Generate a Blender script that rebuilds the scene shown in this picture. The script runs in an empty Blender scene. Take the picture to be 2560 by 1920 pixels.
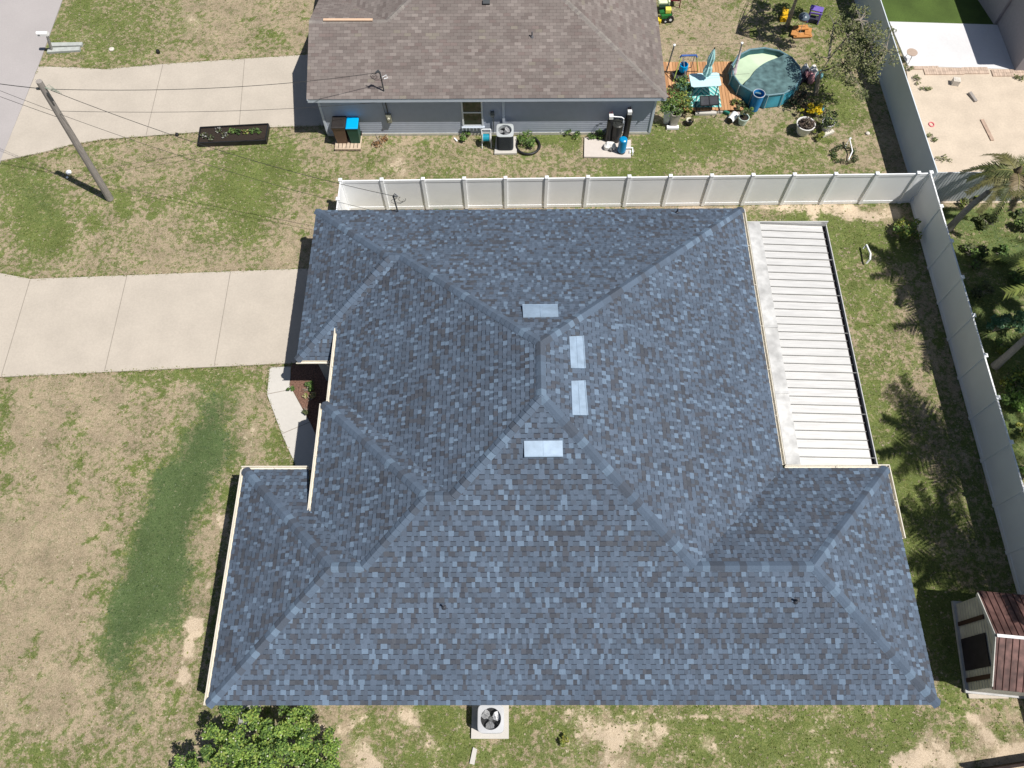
import bpy, math, random
import numpy as np
from mathutils import Vector, Matrix
C = bpy.context.scene.collection
sc = bpy.context.scene
# ------------------------------------------------------------------ camera
RT = Vector((0.9999775784401237, -0.0001472424730475947, -0.006694844037037283))
UP = Vector((0.0030357002876061478, 0.9010954298301401, 0.43361020613334145))
FW = Vector((-0.00596884752611011, 0.43362080745611037, -0.9010756728490238))
FPX, HC = 1961.3454154490548, 26.967482653690556
cd = bpy.data.cameras.new('camera'); cam = bpy.data.objects.new('camera', cd); C.objects.link(cam)
M4 = Matrix.Identity(4)
for i in range(3):
    M4[i][0] = RT[i]; M4[i][1] = UP[i]; M4[i][2] = -FW[i]
M4[2][3] = HC
cam.matrix_world = M4
cd.sensor_fit = 'HORIZONTAL'; cd.sensor_width = 36; cd.lens = FPX/2560*36; cd.clip_end = 2000; cd.clip_start = .5
sc.camera = cam
# ------------------------------------------------------------------ light
SUN = Vector((.4877, -.23, 1)).normalized()
EL = math.asin(SUN.z); ROT = math.atan2(SUN.x, SUN.y)
w = bpy.data.worlds.new('World'); sc.world = w; w.use_nodes = True
nt = w.node_tree; bg = nt.nodes['Background']
sky = nt.nodes.new('ShaderNodeTexSky'); sky.sky_type = 'NISHITA'; sky.sun_disc = False
sky.sun_elevation = EL; sky.sun_rotation = ROT
nt.links.new(sky.outputs[0], bg.inputs[0]); bg.inputs[1].default_value = .05
sl = bpy.data.lights.new('sun', 'SUN'); sl.energy = 4.5; sl.angle = math.radians(.53); sl.color = (1, .955, .89)
so = bpy.data.objects.new('sun', sl); C.objects.link(so); so.rotation_euler = SUN.to_track_quat('Z', 'Y').to_euler(); so.location = (20, -10, 40)
vs = sc.view_settings; vs.view_transform = 'Standard'; vs.look = 'None'; vs.exposure = .3; vs.gamma = 1
# ------------------------------------------------------------------ helpers
def P(u, v, z=0.):
    "point of the plane at height z seen at photo pixel u,v"
    d = FW + RT*((u-1280)/FPX) - UP*((v-960)/FPX)
    t = (z-HC)/d.z
    return Vector((d.x*t, d.y*t, z))
def rootloc(o):
    while o.parent: o = o.parent
    return o.location.copy()
def tag(o, label=None, cat=None, group=None, kind=None):
    if label: o['label'] = label
    if cat: o['category'] = cat
    if group: o['group'] = group
    if kind: o['kind'] = kind
    return o
def thing(name, label, cat, loc=(0, 0, 0), group=None, rz=0):
    o = bpy.data.objects.new(name, None); C.objects.link(o); o.location = loc; o.rotation_euler = (0, 0, rz)
    o.empty_display_size = .2
    return tag(o, label, cat, group)
def copy_tree(o, parent=None):
    c = o.copy(); C.objects.link(c); c.parent = parent
    for ch in list(o.children): copy_tree(ch, c)
    return c
class MB:
    def __init__(s): s.v = []; s.f = []; s.m = []; s.c = []; s.mi = 0; s.col = (1, 1, 1)
    def add(s, vs_, fs, mi=None, col=None):
        b = len(s.v); s.v += [tuple(p) for p in vs_]
        for f in fs:
            s.f.append([b+i for i in f]); s.m.append(s.mi if mi is None else mi); s.c.append(col or s.col)
        return s
    def box(s, x0, x1, y0, y1, z0, z1, **k):
        v = [(x, y, z) for x in (x0, x1) for y in (y0, y1) for z in (z0, z1)]
        return s.add(v, [(0, 1, 3, 2), (4, 6, 7, 5), (0, 4, 5, 1), (2, 3, 7, 6), (0, 2, 6, 4), (1, 5, 7, 3)], **k)
    def obox(s, c, size, rz=0, rx=0, ry=0, **k):
        R = Matrix.Rotation(rz, 3, 'Z') @ Matrix.Rotation(ry, 3, 'Y') @ Matrix.Rotation(rx, 3, 'X'); c = Vector(c)
        v = [c + R @ Vector((x*size[0]/2, y*size[1]/2, z*size[2]/2)) for x in (-1, 1) for y in (-1, 1) for z in (-1, 1)]
        return s.add(v, [(0, 1, 3, 2), (4, 6, 7, 5), (0, 4, 5, 1), (2, 3, 7, 6), (0, 2, 6, 4), (1, 5, 7, 3)], **k)
    def beam(s, a, b, wd, ht, **k):
        a = Vector(a); b = Vector(b); d = (b-a).normalized()
        sd = d.cross(Vector((0, 0, 1)))
        if sd.length < 1e-4: sd = Vector((1, 0, 0))
        sd.normalize(); u = sd.cross(d).normalized()
        v = [p + sd*x*wd/2 + u*z*ht/2 for p in (a, b) for x in (-1, 1) for z in (-1, 1)]
        return s.add(v, [(0, 1, 3, 2), (4, 6, 7, 5), (0, 4, 5, 1), (2, 3, 7, 6), (0, 2, 6, 4), (1, 5, 7, 3)], **k)
    def prism(s, poly, z0, z1, **k):
        n = len(poly); v = [(p[0], p[1], z0) for p in poly]+[(p[0], p[1], z1) for p in poly]
        return s.add(v, [tuple(range(n-1, -1, -1)), tuple(range(n, 2*n))]+[(i, (i+1) % n, n+(i+1) % n, n+i) for i in range(n)], **k)
    def tube(s, pts, r, n=6, cap=True, **k):
        pts = [Vector(p) for p in pts]; v = []; rs = r if isinstance(r, (list, tuple)) else [r]*len(pts)
        for i, p in enumerate(pts):
            d = (pts[min(i+1, len(pts)-1)]-pts[max(i-1, 0)]).normalized()
            a = d.cross(Vector((0, 0, 1)) if abs(d.z) < .95 else Vector((1, 0, 0))).normalized(); b = d.cross(a)
            for j in range(n):
                t = 2*math.pi*j/n; v.append(p + (a*math.cos(t)+b*math.sin(t))*rs[i])
        f = [(i*n+j, i*n+(j+1) % n, (i+1)*n+(j+1) % n, (i+1)*n+j) for i in range(len(pts)-1) for j in range(n)]
        if cap: f += [tuple(range(n-1, -1, -1)), tuple(range((len(pts)-1)*n, len(pts)*n))]
        return s.add(v, f, **k)
    def lathe(s, x, y, prof, n=20, cap0=True, cap1=True, rz=0, sq=None, **k):
        v = []
        for r, z in prof:
            for j in range(n):
                t = 2*math.pi*j/n+rz
                q = 1
                if sq: q = 1/max(abs(math.cos(t-rz)), abs(math.sin(t-rz)))*sq+(1-sq)
                v.append((x+r*q*math.cos(t), y+r*q*math.sin(t), z))
        m = len(prof); f = [(i*n+j, i*n+(j+1) % n, (i+1)*n+(j+1) % n, (i+1)*n+j) for i in range(m-1) for j in range(n)]
        if cap0: f.append(tuple(range(n-1, -1, -1)))
        if cap1: f.append(tuple(range((m-1)*n, m*n)))
        return s.add(v, f, **k)
    def build(s, name, mats, parent=None, smooth=False, local=False):
        me = bpy.data.meshes.new(name)
        o = bpy.data.objects.new(name, me); C.objects.link(o)
        if parent: o.parent = parent
        org = Vector((0, 0, 0)) if (local or not parent) else rootloc(parent)
        vv = s.v if org.length == 0 else [(p[0]-org.x, p[1]-org.y, p[2]-org.z) for p in s.v]
        me.from_pydata(vv, [], s.f)
        if not isinstance(mats, (list, tuple)): mats = [mats]
        for m in mats: me.materials.append(m)
        me.polygons.foreach_set('material_index', s.m)
        ca = me.color_attributes.new('Col', 'FLOAT_COLOR', 'CORNER')
        arr = []
        for f, c in zip(s.f, s.c): arr += [c[0], c[1], c[2], 1.]*len(f)
        ca.data.foreach_set('color', arr)
        if smooth: me.polygons.foreach_set('use_smooth', [True]*len(s.f))
        me.update()
        return o
MATS = {}
def mat(name, col=(.5, .5, .5), rough=.8, var=.12, scale=6., metal=0., bump=0., attr=False, spec=.3, var2=0., scale2=.7, stretch=None, trans=0.):
    if name in MATS: return MATS[name]
    m = bpy.data.materials.new(name); m.use_nodes = True; n = m.node_tree; L = n.links
    b = n.nodes['Principled BSDF']; b.inputs['Roughness'].default_value = rough; b.inputs['Metallic'].default_value = metal
    b.inputs['Specular IOR Level'].default_value = spec
    tc = n.nodes.new('ShaderNodeTexCoord'); src = tc.outputs['Object']
    if stretch:
        mp = n.nodes.new('ShaderNodeMapping'); mp.inputs['Scale'].default_value = stretch; L.new(src, mp.inputs[0]); src = mp.outputs[0]
    nz = n.nodes.new('ShaderNodeTexNoise'); nz.inputs['Scale'].default_value = scale; nz.inputs['Detail'].default_value = 5; L.new(src, nz.inputs['Vector'])
    mr = n.nodes.new('ShaderNodeMapRange'); mr.inputs[1].default_value = .3; mr.inputs[2].default_value = .7; mr.inputs[3].default_value = 1-var; mr.inputs[4].default_value = 1+var
    L.new(nz.outputs[0], mr.inputs[0]); fac = mr.outputs[0]
    if var2:
        n2 = n.nodes.new('ShaderNodeTexNoise'); n2.inputs['Scale'].default_value = scale2; n2.inputs['Detail'].default_value = 3; L.new(src, n2.inputs['Vector'])
        m2 = n.nodes.new('ShaderNodeMapRange'); m2.inputs[1].default_value = .35; m2.inputs[2].default_value = .65; m2.inputs[3].default_value = 1-var2; m2.inputs[4].default_value = 1+var2
        L.new(n2.outputs[0], m2.inputs[0]); mm = n.nodes.new('ShaderNodeMath'); mm.operation = 'MULTIPLY'; L.new(fac, mm.inputs[0]); L.new(m2.outputs[0], mm.inputs[1]); fac = mm.outputs[0]
    vm = n.nodes.new('ShaderNodeVectorMath'); vm.operation = 'SCALE'; L.new(fac, vm.inputs['Scale'])
    if attr:
        at = n.nodes.new('ShaderNodeAttribute'); at.attribute_name = 'Col'; L.new(at.outputs['Color'], vm.inputs[0])
    else: vm.inputs[0].default_value = col
    L.new(vm.outputs[0], b.inputs['Base Color'])
    if trans:
        b.inputs['Transmission Weight'].default_value = 0
        tr = n.nodes.new('ShaderNodeBsdfTranslucent'); L.new(vm.outputs[0], tr.inputs[0]); mx = n.nodes.new('ShaderNodeMixShader'); mx.inputs[0].default_value = trans
        L.new(b.outputs[0], mx.inputs[1]); L.new(tr.outputs[0], mx.inputs[2]); L.new(mx.outputs[0], n.nodes['Material Output'].inputs[0])
    if bump:
        bp = n.nodes.new('ShaderNodeBump'); bp.inputs['Strength'].default_value = bump; bp.inputs['Distance'].default_value = .02; L.new(nz.outputs[0], bp.inputs['Height']); L.new(bp.outputs[0], b.inputs['Normal'])
    MATS[name] = m; return m
SHI = mat('blue_shingle', attr=True, rough=.92, var=.16, scale=60, spec=.15, var2=.05, scale2=.5)
SHB = mat('brown_shingle', attr=True, rough=.92, var=.12, scale=60, spec=.15, var2=.06, scale2=.6)
LEAF = mat('leaf', attr=True, rough=.55, var=.15, scale=9, spec=.35, trans=.25)
PAINTED = mat('painted', attr=True, rough=.5, var=.05, scale=9, spec=.4)
CREAM = mat('cream_aluminium', (.66, .62, .53), .45, .06, 5, spec=.4)
WHITEV = mat('white_vinyl', (.87, .89, .91), .4, .02, 2, spec=.4, var2=.02)
STUCCO = mat('grey_stucco', (.36, .37, .38), .9, .06, 30, bump=.1)
BLACK = mat('black_plastic', (.016, .016, .018), .45, .15, 8, spec=.4)
CONC = mat('concrete', (.455, .408, .348), .88, .05, 14, var2=.045, scale2=.8, spec=.2)
CONC2 = mat('white_concrete', (.52, .50, .465), .88, .03, 9, var2=.03, scale2=.4, spec=.2)
GALV = mat('galvanised_metal', (.27, .36, .47), .45, .10, 5, metal=.12, spec=.5, var2=.08, scale2=3)
WOOD = mat('weathered_wood', (.29, .265, .245), .9, .25, 5, stretch=(9, 9, .6))
BARK = mat('bark', (.29, .255, .21), .95, .3, 9, bump=.5)
SOIL = mat('dark_soil', (.03, .022, .017), .95, .5, 25)
DARKM = mat('dark_metal', (.05, .055, .06), .5, .1, 8, spec=.5)
def smc(r): return mat(r)
R = random.Random
def noise2(x, y, seed, sc_):
    rs = np.random.RandomState(seed); g = rs.rand(256, 256)
    X = x/sc_; Y = y/sc_; xi = np.floor(X).astype(int); yi = np.floor(Y).astype(int); fx = X-xi; fy = Y-yi
    fx = fx*fx*(3-2*fx); fy = fy*fy*(3-2*fy)
    a = g[xi % 256, yi % 256]; b = g[(xi+1) % 256, yi % 256]; c = g[xi % 256, (yi+1) % 256]; d = g[(xi+1) % 256, (yi+1) % 256]
    return (a*(1-fx)+b*fx)*(1-fy)+(c*(1-fx)+d*fx)*fy
def fbm(x, y, seed, s, o=4):
    t = 0; a = .5; tot = 0
    for i in range(o): t = t+a*noise2(x+17*i, y-9*i, seed+i, s/2**i); tot += a; a *= .6
    return t/tot
def px_of(x, y):
    "ground point -> photo pixel, arrays"
    dx = x; dy = y; dz = -HC
    zc = dx*FW.x+dy*FW.y+dz*FW.z
    u = 1280+FPX*(dx*RT.x+dy*RT.y+dz*RT.z)/zc; v = 960-FPX*(dx*UP.x+dy*UP.y+dz*UP.z)/zc
    return u, v
# ------------------------------------------------------------------ ground
def W(u, v): p = P(u, v); return (p.x, p.y)
# patches: (ax,ay,bx,by, radius px, softness px, amount)
GREEN = [(40, 610, 640, 560, 70, 60, .14), (80, 470, 640, 470, 60, 60, .14), (900, 400, 1450, 400, 40, 40, .16), (150, 60, 620, 90, 60, 60, .1), (190, 30, 330, 60, 70, 70, .45), (130, 110, 300, 140, 30, 40, .35), (30, 440, 120, 560, 75, 50, .5), (110, 580, 150, 585, 42, 30, .8), (290, 500, 300, 540, 22, 22, .9), (240, 560, 250, 575, 20, 20, .6),
 (250, 515, 480, 500, 40, 40, .25), (600, 440, 640, 530, 75, 50, .6), (690, 400, 780, 480, 50, 50, .4), (60, 395, 400, 340, 9, 10, .7), (1200, 348, 1240, 350, 16, 14, .7), (1290, 350, 1440, 345, 22, 14, .8),
 (1560, 400, 1760, 350, 60, 50, .55), (1640, 330, 1640, 420, 40, 40, .45), (1760, 340, 2050, 400, 40, 50, .35), (2080, 210, 2120, 280, 50, 40, .6), (1500, 440, 2250, 440, 18, 20, .2), (1800, 135, 1830, 150, 18, 18, .5),
 (280, 945, 680, 945, 26, 26, .45), (0, 990, 20, 1120, 35, 25, .6), (5, 1100, 10, 1105, 18, 10, .6), (160, 1090, 190, 1180, 40, 60, .3), (0, 1440, 20, 1460, 40, 40, .35), (20, 1860, 130, 1900, 60, 60, .45), (220, 1890, 300, 1910, 40, 40, .3), (0, 1290, 60, 1250, 50, 50, .2),
 (680, 1100, 720, 1160, 35, 25, .45), (545, 1215, 570, 1270, 18, 16, .5), (360, 1700, 370, 1710, 16, 12, .7), (270, 1835, 275, 1850, 12, 10, .8),
 (1980, 530, 2250, 620, 45, 30, .55), (2080, 640, 2180, 760, 60, 50, .35), (2180, 980, 2240, 1160, 60, 50, .35), (2230, 1180, 2330, 1500, 60, 50, .5), (2260, 1500, 2400, 1640, 40, 40, .4), (2340, 1620, 2380, 1760, 30, 30, .4),
 (900, 1790, 2300, 1800, 26, 30, .35), (1100, 1780, 1160, 1880, 60, 40, .5), (1300, 1850, 2250, 1880, 60, 40, .38), (1080, 1820, 1120, 1860, 40, 30, .2), (2400, 1780, 2420, 1800, 14, 10, .6), (600, 150, 660, 100, 20, 20, .3), (1100, 450, 1140, 440, 30, 20, .3), (560, 600, 640, 640, 50, 50, .25),
 (2000, 0, 2140, 60, 60, 50, .5), (1650, 90, 1850, 120, 60, 60, -.15), (90, 1080, 60, 1700, 140, 120, -.42), (250, 1020, 200, 1400, 60, 80, -.3), (200, 1500, 150, 1800, 60, 80, -.15), (330, 620, 600, 640, 40, 60, -.12), (2350, 1880, 2500, 1880, 40, 40, -.3), (1900, 1900, 2100, 1900, 20, 40, -.15)]
LUSH = [(545, 1010, 545, 1075, 58, 42, 1), (500, 1130, 440, 1230, 75, 35, 1), (420, 1230, 395, 1400, 75, 32, 1), (380, 1400, 360, 1520, 82, 38, .95), (340, 1520, 310, 1640, 62, 34, .95), (440, 1480, 430, 1560, 60, 50, .6), (300, 1700, 300, 1780, 26, 22, .7), (370, 1690, 340, 1790, 30, 26, .5), (260, 945, 620, 940, 10, 16, .5), (0, 1000, 12, 1060, 25, 15, .6), (60, 460, 130, 540, 40, 40, .35)]
SAND = [(560, 1260, 470, 1720, 18, 22, .15), (560, 1240, 545, 1440, 20, 14, .25), (480, 1560, 470, 1700, 18, 16, .1), (60, 1300, 150, 1500, 90, 120, .22), (20, 1640, 250, 1880, 60, 100, .2), (545, 1290, 555, 1330, 20, 16, 0.82), (545, 1380, 555, 1420, 20, 18, 0.87), (515, 1460, 520, 1450, 14, 14, 0.82), (485, 1575, 500, 1590, 24, 16, 0.97), (478, 1630, 480, 1650, 18, 16, 0.72), (473, 1680, 478, 1700, 13, 6, 1.42), (620, 1010, 630, 1200, 22, 30, 0.47),
 (900, 1860, 920, 1920, 42, 30, 0.82), (850, 1800, 900, 1780, 16, 20, 0.72), (1020, 1790, 1090, 1850, 20, 25, 0.52), (730, 1785, 790, 1790, 14, 10, 0.92), (1150, 540, 1960, 522, 9, 6, 0.87), (1960, 528, 2240, 520, 16, 12, 0.87), (2040, 545, 2050, 560, 18, 12, 0.72), (2145, 530, 2180, 535, 18, 12, 0.72),
 (2240, 640, 2300, 700, 10, 10, 0.32), (650, 690, 690, 650, 28, 30, 0.47), (980, 410, 1000, 430, 20, 18, 0.62), (860, 395, 1250, 395, 14, 20, 0.37), (1430, 1800, 1650, 1830, 26, 30, 0.52), (1530, 1830, 1540, 1900, 20, 24, 0.52), (1680, 1880, 1760, 1850, 22, 24, 0.42), (2330, 1870, 2380, 1900, 34, 26, 0.72), (2430, 1790, 2460, 1840, 16, 16, 0.82), (2500, 1880, 2560, 1860, 36, 20, 1.07), (2250, 1900, 2300, 1915, 30, 20, 0.72), (2100, 1890, 2120, 1910, 24, 20, 0.52), (2340, 1350, 2345, 1370, 14, 10, 0.62),
 (160, 410, 172, 432, 12, 10, 0.72), (430, 0, 480, 60, 40, 40, 0.42), (175, 85, 190, 95, 16, 14, 0.52), (2085, 1000, 2095, 1010, 0, 1, 0), (2335, 520, 2350, 515, 10, 8, 0.52), (1680, 60, 1790, 40, 30, 40, 0.37), (2130, 250, 2140, 300, 14, 20, 0.42), (1660, 1780, 2200, 1785, 8, 10, 0.27)]
def patch(u, v, lst, k0=1.7):
    t = np.zeros_like(u)
    for ax, ay, bx, by, r, s, a in lst:
        L2 = (bx-ax)**2+(by-ay)**2
        k = np.clip(((u-ax)*(bx-ax)+(v-ay)*(by-ay))/max(L2, 1), 0, 1)
        d = np.hypot(u-ax-k*(bx-ax), (v-ay-k*(by-ay))*1.05)
        s = s*k0; r = r-(k0-1.7)*15; q = np.clip(1-(d-r+s*.5)/s, 0, 1); t = t+a*q*q*(3-2*q)
    return t
def surface_tone(x, y):
    u, v = px_of(x, y)
    wx = x+1.2*(fbm(x, y, 40, 2.2)-.5); wy = y+1.2*(fbm(x, y, 50, 2.2)-.5)
    u2, v2 = px_of(wx, wy)
    g = .40+.55*(fbm(x, y, 3, 3.5)-.5)+.5*(fbm(x, y, 9, .8)-.5)+.32*(fbm(x, y, 7, 9)-.5)+patch(u2, v2, GREEN, 2.3)*.95+.55*np.clip((fbm(x, y, 77, .5)-.66)/.06, 0, 1)
    pl_ = patch(u2, v2, LUSH, 3.8); l = pl_*1.1+.7*(fbm(x, y, 12, 1.1)-.5)*np.clip(pl_*2, 0, 1)
    s = -.25+.5*(fbm(x, y, 21, 1.6)-.5)+.5*(fbm(x, y, 25, .5)-.5)+patch(u2, v2, SAND)
    # neighbour lot east of the side fence is lush
    e = (x > 16.9) & (y < 21.3); g = np.where(e, .75+.5*(fbm(x, y, 31, 1.)-.5), g); l = np.where(e, .25+.9*(fbm(x, y, 33, 1.6)-.5), l); s = np.where(e, s-.25, s)
    # lawns right of the house and south strip are blotchier
    south = np.clip((1.9-y)/.5, 0, 1)*(x > -6); g = g+south*(.95*(fbm(x, y, 61, .42)-.5)+.12); s = s+south*(.28+.8*(fbm(x, y, 66, .5)-.5))
    east = (x > 9)&(x < 16.9)&(y < 21); g = g+np.where(east, .5*(fbm(x, y, 71, .4)-.5)+.1, 0)
    s = s+np.where(s > .15, 1.1*(fbm(x, y, 88, .7)-.55), 0)
    wst = (x > -10.4) & (x < -8.8) & (y < 8.9) & (y > 1); s = s-.5*wst; g = g+.2*wst
    l = l*(.8+.5*fbm(x, y, 95, 1.8)); g = g+.25*(l > .3)
    return np.clip(g, 0, 1), np.clip(l, 0, 1), np.clip(s, 0, 1)
def axis(lo, hi, st, far):
    a = list(np.arange(lo, hi+st/2, st)); q = st; x = hi; y = lo; pre = []
    while x < far: q *= 1.6; x += q; a.append(x); y -= q; pre.append(y)
    return np.array(pre[::-1]+a)
gx = axis(-30, 29, .14, 420); gy = axis(-2.5, 38, .14, 420)
GX, GY = np.meshgrid(gx, gy, indexing='ij'); xx = GX.ravel(); yy = GY.ravel()
gg, gl, gs = surface_tone(xx, yy)
zz = (fbm(xx, yy, 90, 1.2)-.5)*.05; zz[(np.abs(xx) > 60) | (np.abs(yy) > 60)] = 0
me = bpy.data.meshes.new('ground'); nx, ny = len(gx), len(gy)
co = np.stack([xx, yy, zz-.03], 1).astype(np.float32)
ii, jj = np.meshgrid(np.arange(nx-1), np.arange(ny-1), indexing='ij'); b0 = (ii*ny+jj).ravel()
quads = np.stack([b0, b0+ny, b0+ny+1, b0+1], 1).astype(np.int32)
me.vertices.add(len(co)); me.vertices.foreach_set('co', co.ravel()); me.loops.add(quads.size); me.loops.foreach_set('vertex_index', quads.ravel())
me.polygons.add(len(quads)); me.polygons.foreach_set('loop_start', np.arange(0, quads.size, 4, dtype=np.int32)); me.update(calc_edges=True)
for nm, ar in (('green', gg), ('lush', gl), ('sand', gs)):
    at = me.attributes.new(nm, 'FLOAT', 'POINT'); at.data.foreach_set('value', ar.astype(np.float32))
ground = bpy.data.objects.new('ground', me); C.objects.link(ground); tag(ground, kind='structure')
def ground_mat():
    m = bpy.data.materials.new('lawn'); m.use_nodes = True; n = m.node_tree; L = n.links; N = n.nodes.new
    b = n.nodes['Principled BSDF']; b.inputs['Roughness'].default_value = .95; b.inputs['Specular IOR Level'].default_value = .1
    tc = N('ShaderNodeTexCoord')
    def nz(s, d=4, r=.6):
        t = N('ShaderNodeTexNoise'); t.inputs['Scale'].default_value = s; t.inputs['Detail'].default_value = d; t.inputs['Roughness'].default_value = r; L.new(tc.outputs['Object'], t.inputs['Vector']); return t.outputs[0]
    def ramp(i, pts):
        r = N('ShaderNodeValToRGB'); e = r.color_ramp.elements
        while len(e) < len(pts): e.new(.5)
        for k, (p, c) in enumerate(pts): e[k].position = p; e[k].color = (*c, 1)
        L.new(i, r.inputs[0]); return r.outputs[0]
    def thr(attr, noise, amp, lo, hi):
        a = N('ShaderNodeAttribute'); a.attribute_name = attr
        mu = N('ShaderNodeMath'); mu.operation = 'MULTIPLY_ADD'; L.new(noise, mu.inputs[0]); mu.inputs[1].default_value = amp; L.new(a.outputs['Fac'], mu.inputs[2])
        mr = N('ShaderNodeMapRange'); mr.interpolation_type = 'SMOOTHSTEP'; mr.inputs[1].default_value = lo; mr.inputs[2].default_value = hi; L.new(mu.outputs[0], mr.inputs[0]); return mr.outputs[0]
    def mix(f, a, b_):
        x = N('ShaderNodeMix'); x.data_type = 'RGBA'; L.new(f, x.inputs[0]); L.new(a, x.inputs[6]); L.new(b_, x.inputs[7]); return x.outputs[2]
    fine = nz(24, 5, .78); fine2 = nz(4.5, 9, .8); mid = nz(.9, 8, .62)
    dry = ramp(fine, [(.28, (.17, .13, .08)), (.47, (.31, .25, .17)), (.6, (.42, .34, .24)), (.75, (.54, .45, .32))])
    grn = ramp(fine, [(.28, (.04, .062, .014)), (.45, (.105, .138, .036)), (.6, (.18, .205, .066)), (.76, (.32, .32, .14))])
    lsh = ramp(fine, [(.3, (.045, .072, .024)), (.5, (.08, .12, .046)), (.72, (.135, .17, .075))])
    snd = ramp(fine, [(.3, (.42, .33, .235)), (.6, (.58, .48, .36)), (.8, (.66, .57, .44))])
    c = mix(thr('green', fine2, 4.2, 2.35, 2.95), dry, grn)
    c = mix(thr('lush', fine2, 2.4, 1.0, 2.15), c, lsh)
    c = mix(thr('sand', fine2, 3.2, 1.85, 2.35), c, snd)
    hv = N('ShaderNodeMapRange'); hv.inputs[1].default_value = .3; hv.inputs[2].default_value = .7; hv.inputs[3].default_value = .82; hv.inputs[4].default_value = 1.22; L.new(mid, hv.inputs[0])
    vm = N('ShaderNodeVectorMath'); vm.operation = 'SCALE'; L.new(c, vm.inputs[0]); L.new(hv.outputs[0], vm.inputs['Scale']); L.new(vm.outputs[0], b.inputs['Base Color'])
    bp = N('ShaderNodeBump'); bp.inputs['Strength'].default_value = .7; bp.inputs['Distance'].default_value = .05; L.new(fine, bp.inputs['Height']); L.new(bp.outputs[0], b.inputs['Normal'])
    return m
me.materials.append(ground_mat())
def struct(name, mb, m, **k): o = mb.build(name, m, **k); return tag(o, kind='structure')
def slab(name, pix, z, m, th=.06, world=False):
    q = pix if world else [W(*p) for p in pix]
    mb = MB(); mb.prism(q, z-th, z); return struct(name, mb, m)
# road and lip of sand beside it
rx = [W(160, 0)[0], W(96, 165)[0], W(3, 398)[0]]
slab('road', [(-34, -60), (-23, -60), (rx[2], W(3, 398)[1]), (rx[1], W(96, 165)[1]), (rx[0]-.02, 90), (-34, 90)], .012, mat('road_asphalt', (.38, .355, .35), .9, .05, 20, var2=.04, scale2=.4), world=True)
d1 = [W(*p) for p in ((97, 167), (180, 169), (262, 174), (420, 160), (775, 137), (905, 130), (905, 310), (640, 320), (345, 342), (250, 350), (180, 362), (100, 383), (2, 402))]
slab('driveway', d1[::-1], .024, CONC, world=True)
d2 = [W(*p) for p in ((-330, 640), (-150, 655), (0, 683), (76, 698), (770, 672), (900, 668), (900, 900), (0, 943), (-300, 960))]
slab('driveway', d2[::-1], .024, CONC, world=True)
jm = mat('joint_groove', (.27, .24, .205), .95, .1)
mb = MB()
def strip(mb, a, b, wd, z):
    a = Vector((*W(*a), z)); b = Vector((*W(*b), z)); d = (b-a).normalized(); s_ = Vector((-d.y, d.x, 0))*wd/2
    mb.add([a-s_, b-s_, b+s_, a+s_], [(0, 1, 2, 3)])
for a, b in (((408, 161), (366, 338)), ((612, 150), (598, 321)), ((76, 700), (4, 941)), ((318, 690), (262, 929)), ((577, 679), (536, 916)), ((180, 171), (175, 172))): strip(mb, a, b, .028, .029)
for a, b in (((668, 986), (724, 975)), ((705, 1085), (777, 1055)), ((676, 919), (727, 917))): strip(mb, a, b, .025, .029)
struct('driveway_joints', mb, jm)
slab('walkway', [(675, 919), (727, 917), (726, 945), (723, 962), (777, 1060), (800, 1110), (800, 1175), (741, 1175), (738, 1160), (704, 1083), (668, 986)][::-1], .022, CONC2)
slab('mulch_bed', [(725, 962), (730, 910), (860, 905), (850, 1110), (800, 1108), (778, 1060)][::-1], .006, mat('red_mulch', (.16, .09, .065), .95, .5, 18, bump=.8))
# neighbour lot, north-east
sandm = mat('raked_sand', (.53, .45, .36), .95, .06, 12, var2=.06, scale2=1.2, bump=.3)
slab('sand_yard', [W(2265, 165), W(2700, 175), (34, 21.5), (17.35, 21.5)][::-1], .008, sandm, world=True)
slab('patio_slab', [W(2223, 55), W(2600, 66), (34, 33), (34, W(2600, 176)[1]), W(2560, 175), W(2270, 166)][::-1], .03, mat('patio_concrete', (.6, .6, .61), .85, .03, 9, var2=.03), world=True)
tm = mat('artificial_turf', (.062, .10, .02), .9, .2, 30, var2=.2, scale2=.6)
slab('turf_lawn', [(17.3, W(2223, 55)[1]), W(2600, 66), (34, 33), (34, 50), (17.3, 50)], .016, tm, world=True)
# ------------------------------------------------------------------ shingled roofs
def clip(poly, ok):
    out = []
    for i in range(len(poly)):
        a = poly[i]; b = poly[(i+1) % len(poly)]; da = ok(a); db = ok(b)
        if da >= 0: out.append(a)
        if (da >= 0) != (db >= 0):
            t = da/(da-db); out.append((a[0]+(b[0]-a[0])*t, a[1]+(b[1]-a[1])*t))
    return out
def slabs(poly):
    "split a u-monotone polygon into convex trapezoids"
    us = sorted(set(round(p[0], 5) for p in poly)); res = []; n = len(poly)
    for a, b in zip(us, us[1:]):
        if b-a < 2e-3: continue
        m = (a+b)/2; ln = []
        for i in range(n):
            p, q = poly[i], poly[(i+1) % n]
            if (p[0]-m)*(q[0]-m) < 0:
                f = lambda x: p[1]+(q[1]-p[1])*(x-p[0])/(q[0]-p[0])
                ln.append((f(m), f(a), f(b)))
        ln.sort(); lo, hi = ln[0], ln[-1]
        cv = [(a, lo[1]), (b, lo[2]), (b, hi[2]), (a, hi[1])]
        res.append((a, b, [c for i, c in enumerate(cv) if abs(c[0]-cv[i-1][0])+abs(c[1]-cv[i-1][1]) > 2e-4]))
    return res
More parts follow.
